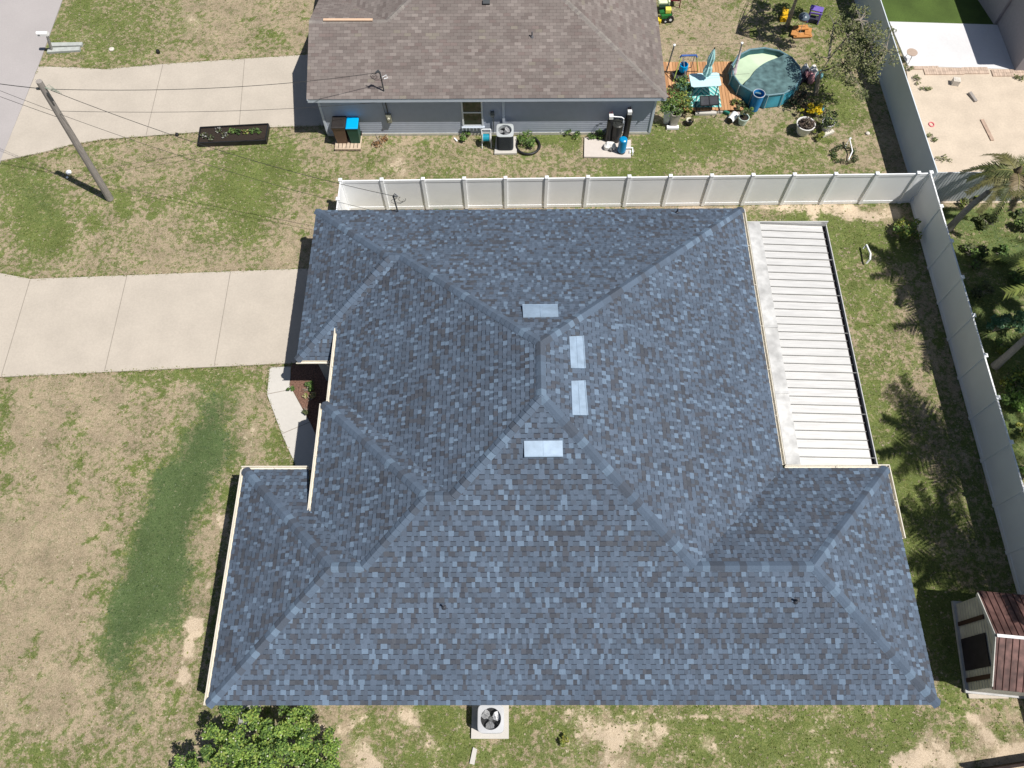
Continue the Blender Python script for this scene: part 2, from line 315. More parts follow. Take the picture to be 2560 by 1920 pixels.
def inside_clip(tab, cv):
    # cv convex ccw
    t = tab
    for i in range(len(cv)):
        a = cv[i]; b = cv[(i+1) % len(cv)]
        if abs(a[0]-b[0])+abs(a[1]-b[1]) < 1e-4: continue
        t = clip(t, lambda p: (b[0]-a[0])*(p[1]-a[1])-(b[1]-a[1])*(p[0]-a[0]))
        if len(t) < 3: return []
    return t
EXPO = .148
def shingle_plane(mb, pts, udir, nrm, kind, seed, v_off=0.):
    """pts: 3-D corners of a planar roof face; udir: unit horizontal along eave"""
    rn = R(seed); u = Vector(udir).normalized(); n = Vector(nrm).normalized(); vdir = n.cross(u)
    if vdir.z < 0: vdir = -vdir; u = -u
    o = Vector(min(pts, key=lambda p: p[2]))
    uv = [((Vector(p)-o).dot(u), (Vector(p)-o).dot(vdir)) for p in pts]
    ar = sum(uv[i][0]*uv[(i+1) % len(uv)][1]-uv[(i+1) % len(uv)][0]*uv[i][1] for i in range(len(uv)))
    if ar < 0: uv = uv[::-1]
    sl_ = slabs(uv); umin = min(p[0] for p in uv); umax = max(p[0] for p in uv); vmax = max(p[1] for p in uv)
    # backing sheet
    mb.add([o+u*a+vdir*b-n*.004 for a, b in uv], [tuple(range(len(uv)))], col=(.03, .035, .04))
    row = 0; v0 = -v_off
    while v0 < vmax:
        v1 = v0+EXPO; x = umin-rn.random()*.3; odd = rn.random() < .5; lastdark = 0
        if kind == 'brown': x = umin-.3+(.15 if row % 2 else 0)-.02*rn.random()
        while x < umax:
            if kind == 'blue':
                wd = rn.choice((.075, .10, .115, .135, .16, .19)); odd = not odd
                r = rn.random()
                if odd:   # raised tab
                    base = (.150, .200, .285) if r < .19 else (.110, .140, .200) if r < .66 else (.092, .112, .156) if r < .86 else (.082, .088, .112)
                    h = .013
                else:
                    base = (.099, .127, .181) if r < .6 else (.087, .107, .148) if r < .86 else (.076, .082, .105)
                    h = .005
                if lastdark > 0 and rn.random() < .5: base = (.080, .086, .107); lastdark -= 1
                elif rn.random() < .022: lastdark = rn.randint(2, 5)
            else:
                wd = .302; r = rn.random(); h = .007
                base = (.25, .228, .218) if r < .55 else (.22, .196, .188) if r < .78 else (.295, .272, .26) if r < .92 else (.285, .268, .235) if r < .94 else (.235, .20, .192)
            j = .90+.20*rn.random(); base = (base[0]*j*.87, base[1]*j*.905, base[2]*j*.88) if kind == 'blue' else (base[0]*j*.73, base[1]*j*.69, base[2]*j*.67)
            gap = .006 if kind == 'brown' else 0
            tab = [(x, v0), (x+wd-gap, v0), (x+wd-gap, v1), (x, v1)]
            for a, b, cv in sl_:
                if x > b or x+wd < a: continue
                if v0 > max(p[1] for p in cv): continue
                t = inside_clip(tab, cv)
                if len(t) < 3: continue
                def lift(p, hh): return o+u*p[0]+vdir*p[1]+n*(hh*(1-(p[1]-v0)/EXPO)+.001)
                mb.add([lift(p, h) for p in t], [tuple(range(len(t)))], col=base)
                lo = [p for p in t if abs(p[1]-v0) < 1e-5]
                if len(lo) >= 2:
                    a0 = min(lo); a1 = max(lo)
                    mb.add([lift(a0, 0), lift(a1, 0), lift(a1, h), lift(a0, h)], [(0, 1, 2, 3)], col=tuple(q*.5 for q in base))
                # printed shadow line at the head of the low course
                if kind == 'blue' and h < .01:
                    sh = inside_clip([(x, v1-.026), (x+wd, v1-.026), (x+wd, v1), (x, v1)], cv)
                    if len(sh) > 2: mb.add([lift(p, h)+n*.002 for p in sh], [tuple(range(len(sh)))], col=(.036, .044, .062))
            x += wd
        row += 1; v0 = v1
def ridge_caps(mb, a, b, n1, n2, kind, seed, step=.21, wd=.165, lift=.045):
    rn = R(seed); a = Vector(a); b = Vector(b); d = (b-a); L_ = d.length; d.normalize()
    n1 = Vector(n1).normalized(); n2 = Vector(n2).normalized(); up = (n1+n2).normalized()
    s1 = (d.cross(n1)).normalized(); s1 = s1 if s1.dot(n1-n2) > 0 else -s1
    s2 = (d.cross(n2)).normalized(); s2 = s2 if s2.dot(n2-n1) > 0 else -s2
    k = max(1, int(L_/step))
    for i in range(k):
        p0 = a+d*(L_*i/k); p1 = a+d*(L_*(i+1)/k+.04)
        r = rn.random()
        if kind == 'blue': col = (.132, .185, .255) if r < .14 else (.096, .131, .184) if r < .5 else (.086, .115, .16) if r < .82 else (.074, .09, .118)
        else: col = (.22, .20, .185) if r < .5 else (.195, .175, .165) if r < .85 else (.25, .23, .21)
        def ring(p, h): return [p+s1*wd+n1*(h*.35), p+s1*wd*.5+n1*(h*.9), p+up*(h*1.15+.012), p+s2*wd*.5+n2*(h*.9), p+s2*wd+n2*(h*.35)]
        q = ring(p0, lift)+ring(p1, lift*.45)
        mb.add(q, [(j, j+1, 6+j, 5+j) for j in range(4)]+[(4, 3, 2, 1, 0)], col=col)
        e0 = [p0+s1*wd, p0+s2*wd, p1+s1*wd, p1+s2*wd]
        mb.add([q[0], q[5], e0[2], e0[0]], [(0, 1, 2, 3)], col=tuple(c*.4 for c in col)); mb.add([q[4], q[9], e0[3], e0[1]], [(0, 1, 2, 3)], col=tuple(c*.4 for c in col))
# main house plan (metres)
he, p_ = 2.586, .4906
xg, xm, xs, xw, xE, xD = -7.723, -7.2835, -8.038, -8.955, 8.70, 12.09
yN, yS, yJ, yG = 19.213, 1.467, 12.681, 8.646
xmc, xsc, y2 = -6.26, -6.384, 10.653
house = thing('blue_roof_house', 'large house in the middle with a sprawling blue shingle hip roof', 'house', (1.7, 10.3, 0))
def zW(x, x0): return he+p_*(x-x0)
zmc = zW(xmc, xm); zsc = zW(xsc, xs)
A_ = (xg, yN, he); B_ = (xE, yN, he); C_ = (xE, yG, he); D_ = (xD, yG, he); E_ = (xD, yS, he); F_ = (xw, yS, he); G_ = (xw, yG, he); J_ = (xg, yJ, he)
d = (xE-xm)/2; R1 = (xm+d, yN-d, he+p_*d); R2 = (xm+d, yS+d, he+p_*d)
d = (yN-yJ)/2; Q1 = (xg+d, yN-d, he+p_*d); Q1b = (xm+d, yN-d, he+p_*d)
d = (yG-yS)/2; W1 = (xw+d, yS+d, he+p_*d); W1b = (xs+d, yS+d, he+p_*d); E1 = (xE-d, yS+d, he+p_*d); E2 = (xD-d, yS+d, he+p_*d)
t = (y2-yS)/2-(zsc-he)/(2*p_); S1 = (xsc+t, y2-t, zsc+p_*t); S1b = (xm+(S1[2]-he)/p_, S1[1], S1[2]); V2 = (xm+(zsc-he)/p_, y2, zsc)
nN = (0, p_, 1); nS = (0, -p_, 1); nE = (p_, 0, 1); nW = (-p_, 0, 1)
mb = MB()
X_, Y_ = (1, 0, 0), (0, 1, 0)
shingle_plane(mb, [F_, E_, E2, E1, R2, S1b, S1, W1b, W1], X_, nS, 'blue', 1)
shingle_plane(mb, [B_, A_, Q1, Q1b, R1], X_, nN, 'blue', 2)
shingle_plane(mb, [C_, B_, R1, R2, E1], Y_, nE, 'blue', 3)
shingle_plane(mb, [D_, C_, E1, E2], X_, nN, 'blue', 4)
shingle_plane(mb, [E_, D_, E2], Y_, nE, 'blue', 5)
shingle_plane(mb, [A_, J_, Q1], Y_, nW, 'blue', 6)
shingle_plane(mb, [J_, (xmc-.16, yJ, he), (xmc-.16, yJ+.66, he+.66*p_), (Q1b[0], Q1b[1]-.2, Q1b[2]-.2*p_), Q1b, Q1], X_, nS, 'blue', 7)
a_ = (xmc, yJ+(zmc-he)/p_, zmc); b_ = (xmc, y2-.35, zmc)
shingle_plane(mb, [a_, b_, (S1b[0], S1b[1], S1b[2]), R2, R1, Q1b], Y_, nW, 'blue', 8)
shingle_plane(mb, [(xsc, y2, zsc), V2, S1b, S1], X_, nN, 'blue', 9)
v_ = (xsc, yG-(zsc-he)/p_, zsc)
shingle_plane(mb, [v_, (xsc, y2, zsc), S1, W1b], Y_, nW, 'blue', 10)
hx = P(772, 1167, he).x
shingle_plane(mb, [G_, (hx, yG, he), (xsc-.05, v_[1], zsc), (xsc, v_[1], zsc), W1b, W1], X_, nN, 'blue', 11)
shingle_plane(mb, [G_, F_, W1], Y_, nW, 'blue', 12)
roof = mb.build('roof', SHI, house)
mb = MB(); sd = 100
for a, b, n1, n2 in ((A_, Q1, nN, nW), (Q1, Q1b, nN, nS), (Q1b, R1, nN, nW), (B_, R1, nN, nE), (R1, R2, nE, nW), (J_, Q1, nW, nS), (E_, E2, nS, nE), (D_, E2, nN, nE), (E2, E1, nS, nN), (E1, R2, nS, nE), (S1b, R2, nS, nW), (S1, S1b, nS, nN), (W1b, S1, nS, nW), (W1, W1b, nS, nN), (F_, W1, nS, nW), (G_, W1, nN, nW), ((xsc, y2, zsc), S1, nN, nW)):
    ridge_caps(mb, a, b, n1, n2, 'blue', sd); sd += 1
mb.build('ridge_cap', SHI, roof)
mb = MB()
WO = .45
out = [(xw+WO, yS+WO), (xD-WO, yS+WO), (xD-WO, yG-WO), (xE-WO, yG-WO), (xE-WO, yN-WO), (xg+WO, yN-WO), (xg+WO, yJ+WO), (xmc+1.0, yJ+WO), (xmc+1.0, y2-WO), (xsc+.6, y2-WO), (xsc+.6, yG-WO), (xw+WO, yG-WO)]
mb.prism(out, 0, 2.44); mb.box(xmc+1.02, xmc+2, y2-.3, yJ+.7, 2.44, 2.95); mb.box(xsc+.62, xsc+2, yG-.8, y2-WO-.02, 2.44, 2.98)
mb.build('wall', STUCCO, house)
mb = MB()
def fascia(mb, a, b, h=.17, th=.03, drop=.015):
    a = Vector(a); b = Vector(b); dz = Vector((0, 0, -h/2-drop)); mb.beam(a+dz, b+dz, th, h)
e = .035
for a, b in ((F_, E_), (D_, E_), (A_, B_), (A_, J_), (J_, (xmc-.1, yJ, he)), (G_, (hx, yG, he)), (F_, G_), (C_, B_), (D_, C_), (a_, b_), ((xsc, y2, zsc), v_), ((xsc, y2, zsc), V2)):
    c = Vector((1.5, 10, 0)); am = (Vector(a)+Vector(b))/2
    dv = Vector(b)-Vector(a); nn = Vector((-dv.y, dv.x, 0)).normalized()
    inn = nn if am.x*0+1 and nn.dot(c-am) > 0 else -nn
    if (a, b) == (D_, C_): inn = Vector((0, -1, 0))
    if a is J_: inn = Vector((0, 1, 0))
    if a is G_ or a[1] == y2 and b == V2: inn = Vector((0, -1, 0))
    fascia(mb, Vector(a)+inn*e, Vector(b)+inn*e)
mb.build('fascia', CREAM, house)
mb = MB()   # soffit boards under the eaves
mb.prism([(xw+.06, yS+.06), (xD-.06, yS+.06), (xD-.06, yG-.06), (xE-.06, yG-.06), (xE-.06, yN-.06), (xg+.06, yN-.06), (xg+.06, yJ+.06), (xmc+.9, yJ+.06), (xmc+.9, y2-.1), (xsc+.1, y2-.1), (xsc+.1, yG-1.3), (hx-.2, yG-1.3), (hx-.2, yG-.06), (xw+.06, yG-.06)], he-.15, he-.135)
mb.box(xmc+.05, xmc+1.1, y2-.6, yJ+.9, zmc-.17, zmc-.155)
mb.box(xsc+.05, xsc+1., yG-1.4, y2-.05, zsc-.17, zsc-.155)
mb.build('soffit', mat('soffit_panel', (.42, .41, .38), .7, .05), house)
def gutter(a, b, outv, label=None, dark=False):
    a = Vector(a); b = Vector(b); o = Vector(outv).normalized(); dd = (b-a).normalized(); wd = .125; mb = MB(); T = Vector((0, 0, 1))
    def q(p, s_, z): return p+o*s_+T*z
    prof = [(.002, -.02), (.002, -.10), (wd-.03, -.11), (wd, -.02), (wd, -.004), (wd-.03, -.004), (wd-.032, -.014), (wd-.045, -.085), (.02, -.085), (.02, -.02)]
    n = len(prof); v = [q(a, *k) for k in prof]+[q(b, *k) for k in prof]
    mb.add(v, [(i, (i+1) % n, n+(i+1) % n, n+i) for i in range(n)]+[tuple(range(n)), tuple(range(2*n-1, n-1, -1))])
    L_ = (b-a).length; k = int(L_/1.9)
    for i in range(1, k+1):
        c = a+dd*(L_*i/(k+1)); mb.beam(c-T*.006, c+o*wd-T*.002, .02, .012)
    g = mb.build('gutter', CREAM, house)
    return g
g1 = gutter(F_, G_, (-1, 0, 0)); gutter((xw-.12, yG, he), (hx, yG, he), (0, 1, 0)); gutter((xsc, y2, zsc), v_, (-1, 0, 0)); gutter(a_, (xmc, y2+.0, zmc), (-1, 0, 0)); gutter((xg, yJ, he), (P(822, 905, he).x, yJ, he), (0, -1, 0))
gutter(B_, (xE, yG+.15, he), (1, 0, 0)); gutter((xE+.1, yG, he), (xD+.12, yG, he), (0, 1, 0)); gutter((xD, yG+.1, he), (xD, P(2262, 1345, he).y, he), (1, 0, 0))
mb = MB(); x = xg+1.05
mb.tube([(x, yJ-.07, he-.1), (x+.02, yJ-.07, he-.25), (x+.15, yJ+.38, he-.5), (x+.15, yJ+.39, .35), (x+.1, yJ+.2, .2)], .045, 6); mb.build('downspout', CREAM, house)
mb = MB(); mb.tube([(xw+.4, yG+.06, he-.1), (xw+.5, yG-.3, he-.4), (xw+.5, yG-.4, .2)], .045, 6); mb.build('downspout', CREAM, house)
def on_plane(u, v, which):
    "point of a main roof plane seen at pixel"
    dd = FW + RT*((u-1280)/FPX) - UP*((v-960)/FPX); O = Vector((0, 0, HC)); n = Vector(which[0]); p0 = Vector(which[1])
    return O+dd*((p0-O).dot(n)/dd.dot(n))
PN = (nN, A_); PS = (nS, F_); PE = (nE, B_); PW = (nW, (xm, yN, he))
# off-ridge metal vents
def vent(c1, c2, c3, c4, pl, hgt):
    pts = [on_plane(*c, pl) for c in (c1, c2, c3, c4)]; n = Vector(pl[0]).normalized(); mb = MB()
    cen = sum(pts, Vector())/4; lo = sorted(pts, key=lambda p: p.z)
    top = [p+n*(hgt if p in lo[:2] else .03) for p in pts]
    b = pts+top; mb.add(b, [(4, 5, 6, 7), (0, 1, 5, 4), (1, 2, 6, 5), (2, 3, 7, 6), (3, 0, 4, 7)], mi=0)
    # flanged lip
    a0, a1 = [top[pts.index(p)] for p in lo[:2]]; mb.beam(a0+n*.004, a1+n*.004, .03, .03); m_ = [(b_+t_)/2 for b_, t_ in ((top[0], top[1]), (top[3], top[2]))]; mb.beam(m_[0]+n*.004, m_[1]+n*.004, .012, .01)
    mb.build('roof_vent', GALV, roof)
vent((1306, 769), (1394, 769), (1396, 793), (1308, 795), PN, .10)
vent((1422, 842), (1454, 843), (1459, 924), (1426, 921), PE, .10)
vent((1427, 953), (1458, 954), (1465, 1041), (1430, 1038), PE, .10)
vent((1310, 1102), (1406, 1101), (1407, 1140), (1311, 1141), PS, .10)
pipem = mat('vent_pipe_rubber', (.05, .055, .07), .5, .1)
for u, v, pl in ((1110, 1517, PS), (1989, 1503, PS), (1692, 532, PN)):
    c = on_plane(u, v, pl); mb = MB(); mb.lathe(c.x, c.y, [(.09, c.z-.03), (.05, c.z+.06), (.03, c.z+.07), (.03, c.z+.24)], 12); mb.lathe(c.x, c.y, [(.024, c.z+.243), (.001, c.z+.244)], 10, cap0=False); mb.build('vent_pipe', pipem, roof)
def mast(par, base, top, mname, side):
    mb = MB(); mb.tube([base, top], .03, 8); T = Vector(top)
    mb.tube([T, T+Vector((.06*side, 0, .1)), T+Vector((.16*side, -.05, .06))], [.045, .06, .04], 8)
    m = mb.build('service_mast', DARKM, par); mb = MB()
    for k in range(3):
        pts = [T+Vector((.14*side, -.04, .04))]
        for j in range(1, 13):
            a = j/12*math.pi*1.6; pts.append(T+Vector((side*(.1+.1*k)-.22*math.sin(a)*(1-.2*k), .05*k-.05, -.12+.14*math.cos(a)-.1)))
        mb.tube(pts, .009, 4)
    mb.build('service_loop', BLACK, m)
mb_ = on_plane(995, 530, PN); mast(house, (mb_.x, mb_.y, mb_.z-.1), (mb_.x-.06, mb_.y+.05, mb_.z+.85), 'm', 1)
# ------------------------------------------------------------------ aluminium patio roof on the east side
pr = thing('patio_roof', 'white ribbed aluminium patio roof beside the blue roof', 'patio roof', (10.5, 13.5, 0))
za, zb = 2.50, 2.30
x0r, x1r = xE+.14, P(2062, 563, 2.3).x
yt, yb = P(1960, 561, 2.4).y, yG+.14
ALU = mat('aluminium_pan', (.64, .635, .62), .42, .05, 3, stretch=(.6, 9, 9), metal=.25, spec=.5, var2=.07, scale2=1.3)
mb = MB(); npan = 31; pw = (yt-yb)/npan
def zr(x): return za+(zb-za)*(x-x0r)/(x1r-x0r)
xp0 = x0r+.43
for i in range(npan):
    y0 = yb+i*pw; y1 = y0+pw-.035
    a = [(xp0, y0, zr(xp0)+.01), (x1r-.13, y0, zr(x1r-.1)+.01), (x1r-.13, y1, zr(x1r-.1)+.01), (xp0, y1, zr(xp0)+.01)]
    b = [(p[0], p[1], p[2]-.012) for p in a]; mb.add(a+b, [(0, 1, 2, 3), (7, 6, 5, 4), (0, 4, 5, 1), (1, 5, 6, 2), (2, 6, 7, 3), (3, 7, 4, 0)])
mb.build('roof_pan', ALU, pr)
for i in range(npan+1):
    y0 = yb+i*pw-.035; mb = MB()
    mb.beam((xp0, y0+.016, zr(xp0)+.022), (x1r-.1+(.1 if i % 5 == 1 else 0), y0+.016, zr(x1r-.1)+.02), .017, .045); mb.build('rib', mat('rib_shadow', (.27, .27, .265), .6, .1), pr)  # dark grey on the ribs paints in the shadow gaps between pans
mb = MB(); mb.add([(x0r, yb, zr(x0r)+.07), (xp0+.05, yb, zr(xp0)+.07), (xp0+.05, yt, zr(xp0)+.07), (x0r, yt, zr(x0r)+.07), (x0r, yb, zr(x0r)+.04), (xp0+.05, yb, zr(xp0)+.04), (xp0+.05, yt, zr(xp0)+.04), (x0r, yt, zr(x0r)+.04)], [(0, 1, 2, 3), (7, 6, 5, 4), (0, 4, 5, 1), (1, 5, 6, 2), (2, 6, 7, 3), (3, 7, 4, 0)])
for y in (P(1955, 986, 2.4).y, P(1915, 822, 2.4).y): mb.box(x0r-.01, xp0+.06, y-.05, y+.05, zr(x0r)+.074, zr(x0r)+.082)
mb.build('flashing', mat('stained_flashing', (.53, .53, .52), .5, .12, 5, metal=.2, var2=.2, scale2=1.6), pr)
mb = MB(); mb.box(x1r-.12, x1r+.05, yb-.02, yt+.03, zb-.12, zb-.108); mb.box(x1r+.02, x1r+.05, yb-.02, yt+.03, zb-.12, zb+.05)
mb.build('gutter', mat('bronze_gutter', (.5, .5, .5), .5, .1), pr)
mb = MB(); mb.box(x1r-.115, x1r+.018, yb, yt, zb-.106, zb-.1); mb.build('gutter_floor', mat('gutter_floor_dark', (.05, .04, .04), .9, .3), pr)  # dark sheet laid along the gutter floor
mb = MB(); mb.box(x0r, x1r+.05, yt+.005, yt+.04, zb-.1, zr(x0r)+.05); mb.box(x0r, x1r+.05, yb-.055, yb-.02, zb-.1, zr(x0r)+.05); mb.build('side_fascia', ALU, pr)
for y in (yb+.1, (yb+yt)/2, yt-.1):
    mb = MB(); mb.box(x1r-.12, x1r-.05, y-.035, y+.035, 0, zb-.13); mb.build('post', ALU, pr)
# ------------------------------------------------------------------ vinyl fences
def fence_run(root, pts, post_flags, h=1.83, th=.05, mt=WHITEV, posts=True, cap=True):
    for i, (a, b) in enumerate(zip(pts, pts[1:])):
        a = Vector((*a, 0)); b = Vector((*b, 0)); T = Vector((0, 0, 1)); mb = MB()
        mb.beam(a+T*(h/2+.01), b+T*(h/2+.01), .022, h-.12); mb.build('panel', mt, root)
        mb = MB(); mb.beam(a+T*(h-.07), b+T*(h-.07), th, .14); mb.build('top_rail', mt, root)
        mb = MB(); mb.beam(a+T*.075, b+T*.075, th, .17); mb.build('bottom_rail', mt, root)
    if posts:
        for i, a in enumerate(pts):
            if not post_flags(i): continue
            mb = MB(); w2 = .063
            mb.box(a[0]-w2, a[0]+w2, a[1]-w2, a[1]+w2, 0, h+.05); c = w2+.012
            mb.box(a[0]-c, a[0]+c, a[1]-c, a[1]+c, h+.05, h+.075)
            mb.add([(a[0]-c, a[1]-c, h+.075), (a[0]+c, a[1]-c, h+.075), (a[0]+c, a[1]+c, h+.075), (a[0]-c, a[1]+c, h+.075), (a[0], a[1], h+.11)], [(0, 1, 4), (1, 2, 4), (2, 3, 4), (3, 0, 4)]); mb.build('post', mt, root)
fb = thing('white_fence', 'white vinyl privacy fence with posts running behind the blue roof house', 'fence', (5, 21.3, 0))
fx0, fs, fy = -5.468, 1.6788, 21.32
cornx = 16.86; pts = [(fx0+fs*i, fy+.0164*i) for i in range(-1, 14)]+[(cornx, fy+.24)]
fence_run(fb, pts, lambda i: True)
rp = P(843, 499, 1.83)
rt = [(fx0-fs, fy-.02-.0164), (fx0-fs-.01, rp.y), (fx0-fs-.02, yN-.4)]
fence_run(fb, rt, lambda i: i > 0)
fsd = thing('white_fence', 'long white vinyl side fence in shade between the lawn and the palms', 'fence', (16.86, 11, 0))
fence_run(fsd, [(cornx, fy+.2-1.672*i) for i in range(0, 14)], lambda i: i > 0)
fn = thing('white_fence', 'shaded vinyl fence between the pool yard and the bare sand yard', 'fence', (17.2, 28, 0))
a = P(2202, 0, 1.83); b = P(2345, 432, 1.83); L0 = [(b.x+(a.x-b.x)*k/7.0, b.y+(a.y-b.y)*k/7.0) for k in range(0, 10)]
fence_run(fn, L0, lambda i: False, th=.04, posts=False, mt=mat('shaded_vinyl', (.62, .68, .74), .45, .02, 2, var2=.02))  # blue-grey of the shaded face is put into this vinyl colour
# ribbed grey fence to the east
fe = thing('ribbed_fence', 'grey vertical-ribbed fence behind the palm trees', 'fence', (20, 21.6, 0))
mb = MB(); a = P(2348, 431, 1.83); y = a.y; x = a.x
while x < 30:
    mb.box(x, x+.09, y-.02, y+.02, .03, 1.83); mb.box(x+.09, x+.125, y-.008, y+.02, .03, 1.82); x += .125
mb.build('panel', mat('grey_ribs', (.47, .50, .52), .6, .08, 3), fe)
mb = MB(); mb.box(a.x, 30, y+.022, y+.06, 1.55, 1.65); mb.box(a.x, 30, y+.022, y+.06, .3, .4); mb.build('rail', mat('grey_ribs'), fe)
# ------------------------------------------------------------------ upper neighbour house
p2 = .333; hu = 2.475; ux0, ux1, uy = -8.81, 6.35, 25.10
nb = thing('brown_roof_house', 'neighbouring house with grey-blue siding and a brown shingle roof', 'house', (-1.2, 31, 0))
dg = 3.35; hz = hu+p2*dg; xv = P(968, 48, hz).x; dd_ = 6.8; hzR = hu+p2*dd_
nN2 = (0, p2, 1); nS2 = (0, -p2, 1); nE2 = (p2, 0, 1); nW2 = (-p2, 0, 1)
K1 = (ux0, uy, hu); K2 = (ux1, uy, hu); K3 = (ux1-dd_, uy+dd_, hzR); K4 = (xv+dd_-dg, uy+dd_, hzR); K5 = (xv, uy+dg, hz); K6 = (ux0, uy+dg, hz)
yB = uy+2*dd_; xwv = xv-dg
K7 = (xwv, uy+2*dg, hu)
mb = MB()
shingle_plane(mb, [K1, K2, K3, K4, K5, K6], X_, nS2, 'brown', 21)
shingle_plane(mb, [K2, (ux1, yB, hu), K3], Y_, nE2, 'brown', 22)
shingle_plane(mb, [K6, K5, K7, (ux0, uy+2*dg, hu)], X_, nN2, 'brown', 23)
shingle_plane(mb, [K7, K5, K4, (xwv, yB, hu)], Y_, nW2, 'brown', 24)
shingle_plane(mb, [(ux1, yB, hu), (xwv, yB, hu), K4, K3], X_, nN2, 'brown', 25)
nroof = mb.build('roof', SHB, nb)
mb = MB()
for a, b, n1, n2 in ((K2, K3, nS2, nE2), (K5, K4, nS2, nW2), (K6, K5, nS2, nN2), (K4, K3, nS2, nN2), ((ux1, yB, hu), K3, nN2, nE2)): ridge_caps(mb, a, b, n1, n2, 'brown', sd, step=.14, wd=.14, lift=.012); sd += 1
mb.build('ridge_cap', SHB, nroof)
SID = mat('blue_grey_siding', (.40, .44, .52), .6, .04, 4, spec=.35)
BWH = mat('trim_white', (.56, .62, .70), .55, .04, 4)
wy = uy+.37; wx0, wx1 = ux0+.36, ux1-.36
mb = MB(); wl = 2.30
def lap(mb, a, b, out_, z0, z1, e_=.118):
    a = Vector((*a, 0)); b = Vector((*b, 0)); o = Vector(out_); z = z0; T = Vector((0, 0, 1))
    while z < z1-.01:
        zt = min(z+e_, z1)
        v = [a+o*.014+T*z, b+o*.014+T*z, b+o*.004+T*zt, a+o*.004+T*zt, a+T*z, b+T*z]; mb.add(v, [(0, 1, 2, 3), (4, 5, 1, 0)]); z = zt
mb.box(wx0, wx1, wy, yB-.4, 0, wl+.1)
lap(mb, (wx0, wy), (wx1, wy), (0, -1, 0), .12, wl+.1); lap(mb, (wx1, wy), (wx1, yB-.4), (1, 0, 0), .12, wl+.1); lap(mb, (wx0, uy+2*dg-.4), (wx0, wy), (-1, 0, 0), .12, wl+.1)
mb.add([(wx0, wy, wl+.1), (wx0, uy+2*dg-.37, wl+.1), (wx0, uy+dg, hz-.1)], [(0, 1, 2)])
mb.build('wall', SID, nb)
mb = MB(); mb.box(wx0-.03, wx1+.03, wy-.035, wy-.001, -.02, .115); mb.box(wx1+.001, wx1+.035, wy, yB-.4, -.02, .115); mb.build('foundation', mat('foundation_cream', (.56, .55, .50), .8, .1, 6), nb)
for x, y in ((wx0, wy), (wx1, wy)): mb = MB(); mb.box(x-.05, x+.05, wy-.045, wy+.05, .1, wl); mb.build('corner_trim', BWH, nb)
mb = MB(); mb.box(ux0+.01, ux1-.01, uy+.015, uy+.04, hu-.2, hu-.012); mb.box(ux1-.04, ux1-.015, uy+.03, yB, hu-.2, hu-.012); 
for s0, s1 in ((K1, K6), (K6, (ux0, uy+2*dg, hu))): mb.beam(Vector(s0)+Vector((.03, 0, -.1)), Vector(s1)+Vector((.03, 0, -.1)), .03, .16)
mb.build('fascia', BWH, nb)
mb = MB(); mb.box(ux0+.05, ux1-.05, uy+.05, wy, hu-.19, hu-.18); mb.box(wx1, ux1-.05, wy, yB-.1, hu-.19, hu-.18); mb.box(ux0+.05, wx0, wy, uy+2*dg-.1, hu-.19, hu-.18); mb.build('soffit', BWH, nb)
# window with two panes
def PY(u, v, Y):
    dd = FW + RT*((u-1280)/FPX) - UP*((v-960)/FPX); t = Y/dd.y; return Vector((dd.x*t, Y, HC+dd.z*t))
w0 = PY(1160, 312, wy); w1 = PY(1208, 255, wy); wz0, wz1 = w0.z, 2.12; wx_0, wx_1 = w0.x-.02, PY(1206, 312, wy).x+.02
mb = MB()
for x in (wx_0, wx_1): mb.box(x-.035, x+.035, wy-.06, wy-.01, wz0-.04, wz1+.04)
for z in (wz0, (wz0+wz1)/2, wz1): mb.box(wx_0+.035, wx_1-.035, wy-.055, wy-.01, z-.03, z+.03)
wf = mb.build('window', mat('window_white', (.72, .75, .78), .5, .03), nb)
gm = mat('dark_glass', (.02, .03, .022), .08, .3, 1.5, spec=.6)
for z0, z1 in ((wz0+.03, (wz0+wz1)/2-.03), ((wz0+wz1)/2+.03, wz1-.03)):
    mb = MB(); mb.box(wx_0+.034, wx_1-.034, wy-.035, wy-.025, z0, z1); mb.build('pane', gm, wf)
mb = MB(); mb.box(wx_0-.08, wx_1+.08, wy-.12, wy-.02, wz0-.1, wz0-.05)
for k in range(7): x = wx_0-.04+k*(wx_1-wx_0+.08)/6; mb.box(x-.01, x+.01, wy-.14, wy-.02, wz0-.24, wz0-.105)
mb.build('shutter_track', BWH, nb)
m0 = PY(972, 292, wy-.05)
mb = MB(); mb.box(m0.x-.11, m0.x+.11, wy-.14, wy-.02, m0.z-.28, m0.z+.18); mb.box(m0.x-.085, m0.x+.085, wy-.155, wy-.141, m0.z-.1, m0.z+.12); mt_ = mb.build('electric_meter', mat('meter_grey', (.28, .28, .22), .5, .1), nb)
mb = MB(); mb.tube([(m0.x, wy-.155, m0.z), (m0.x, wy-.21, m0.z)], .055, 12); mb.build('meter_glass', mat('meter_glass', (.62, .6, .5), .3), mt_)
mb = MB(); mb.tube([(m0.x, wy-.08, m0.z+.15), (m0.x-.02, wy-.08, hu-.15)], .025, 6); mb.tube([(m0.x-.1, wy-.06, m0.z-.1), (m0.x-.14, wy-.06, m0.z+.4), (m0.x-.18, wy-.06, hu-.2)], .01, 5); mb.build('conduit', DARKM, mt_)
d0 = PY(1231, 284, wy-.05); mb = MB(); mb.box(d0.x-.08, d0.x+.08, wy-.12, wy-.02, d0.z-.13, d0.z+.13); mb.tube([(d0.x+.03, wy-.06, d0.z-.13), (d0.x+.03, wy-.06, .5), (d0.x+.0, wy-.1, .2)], .025, 6); mb.build('disconnect_box', mat('box_grey', (.10, .115, .12), .6), nb)
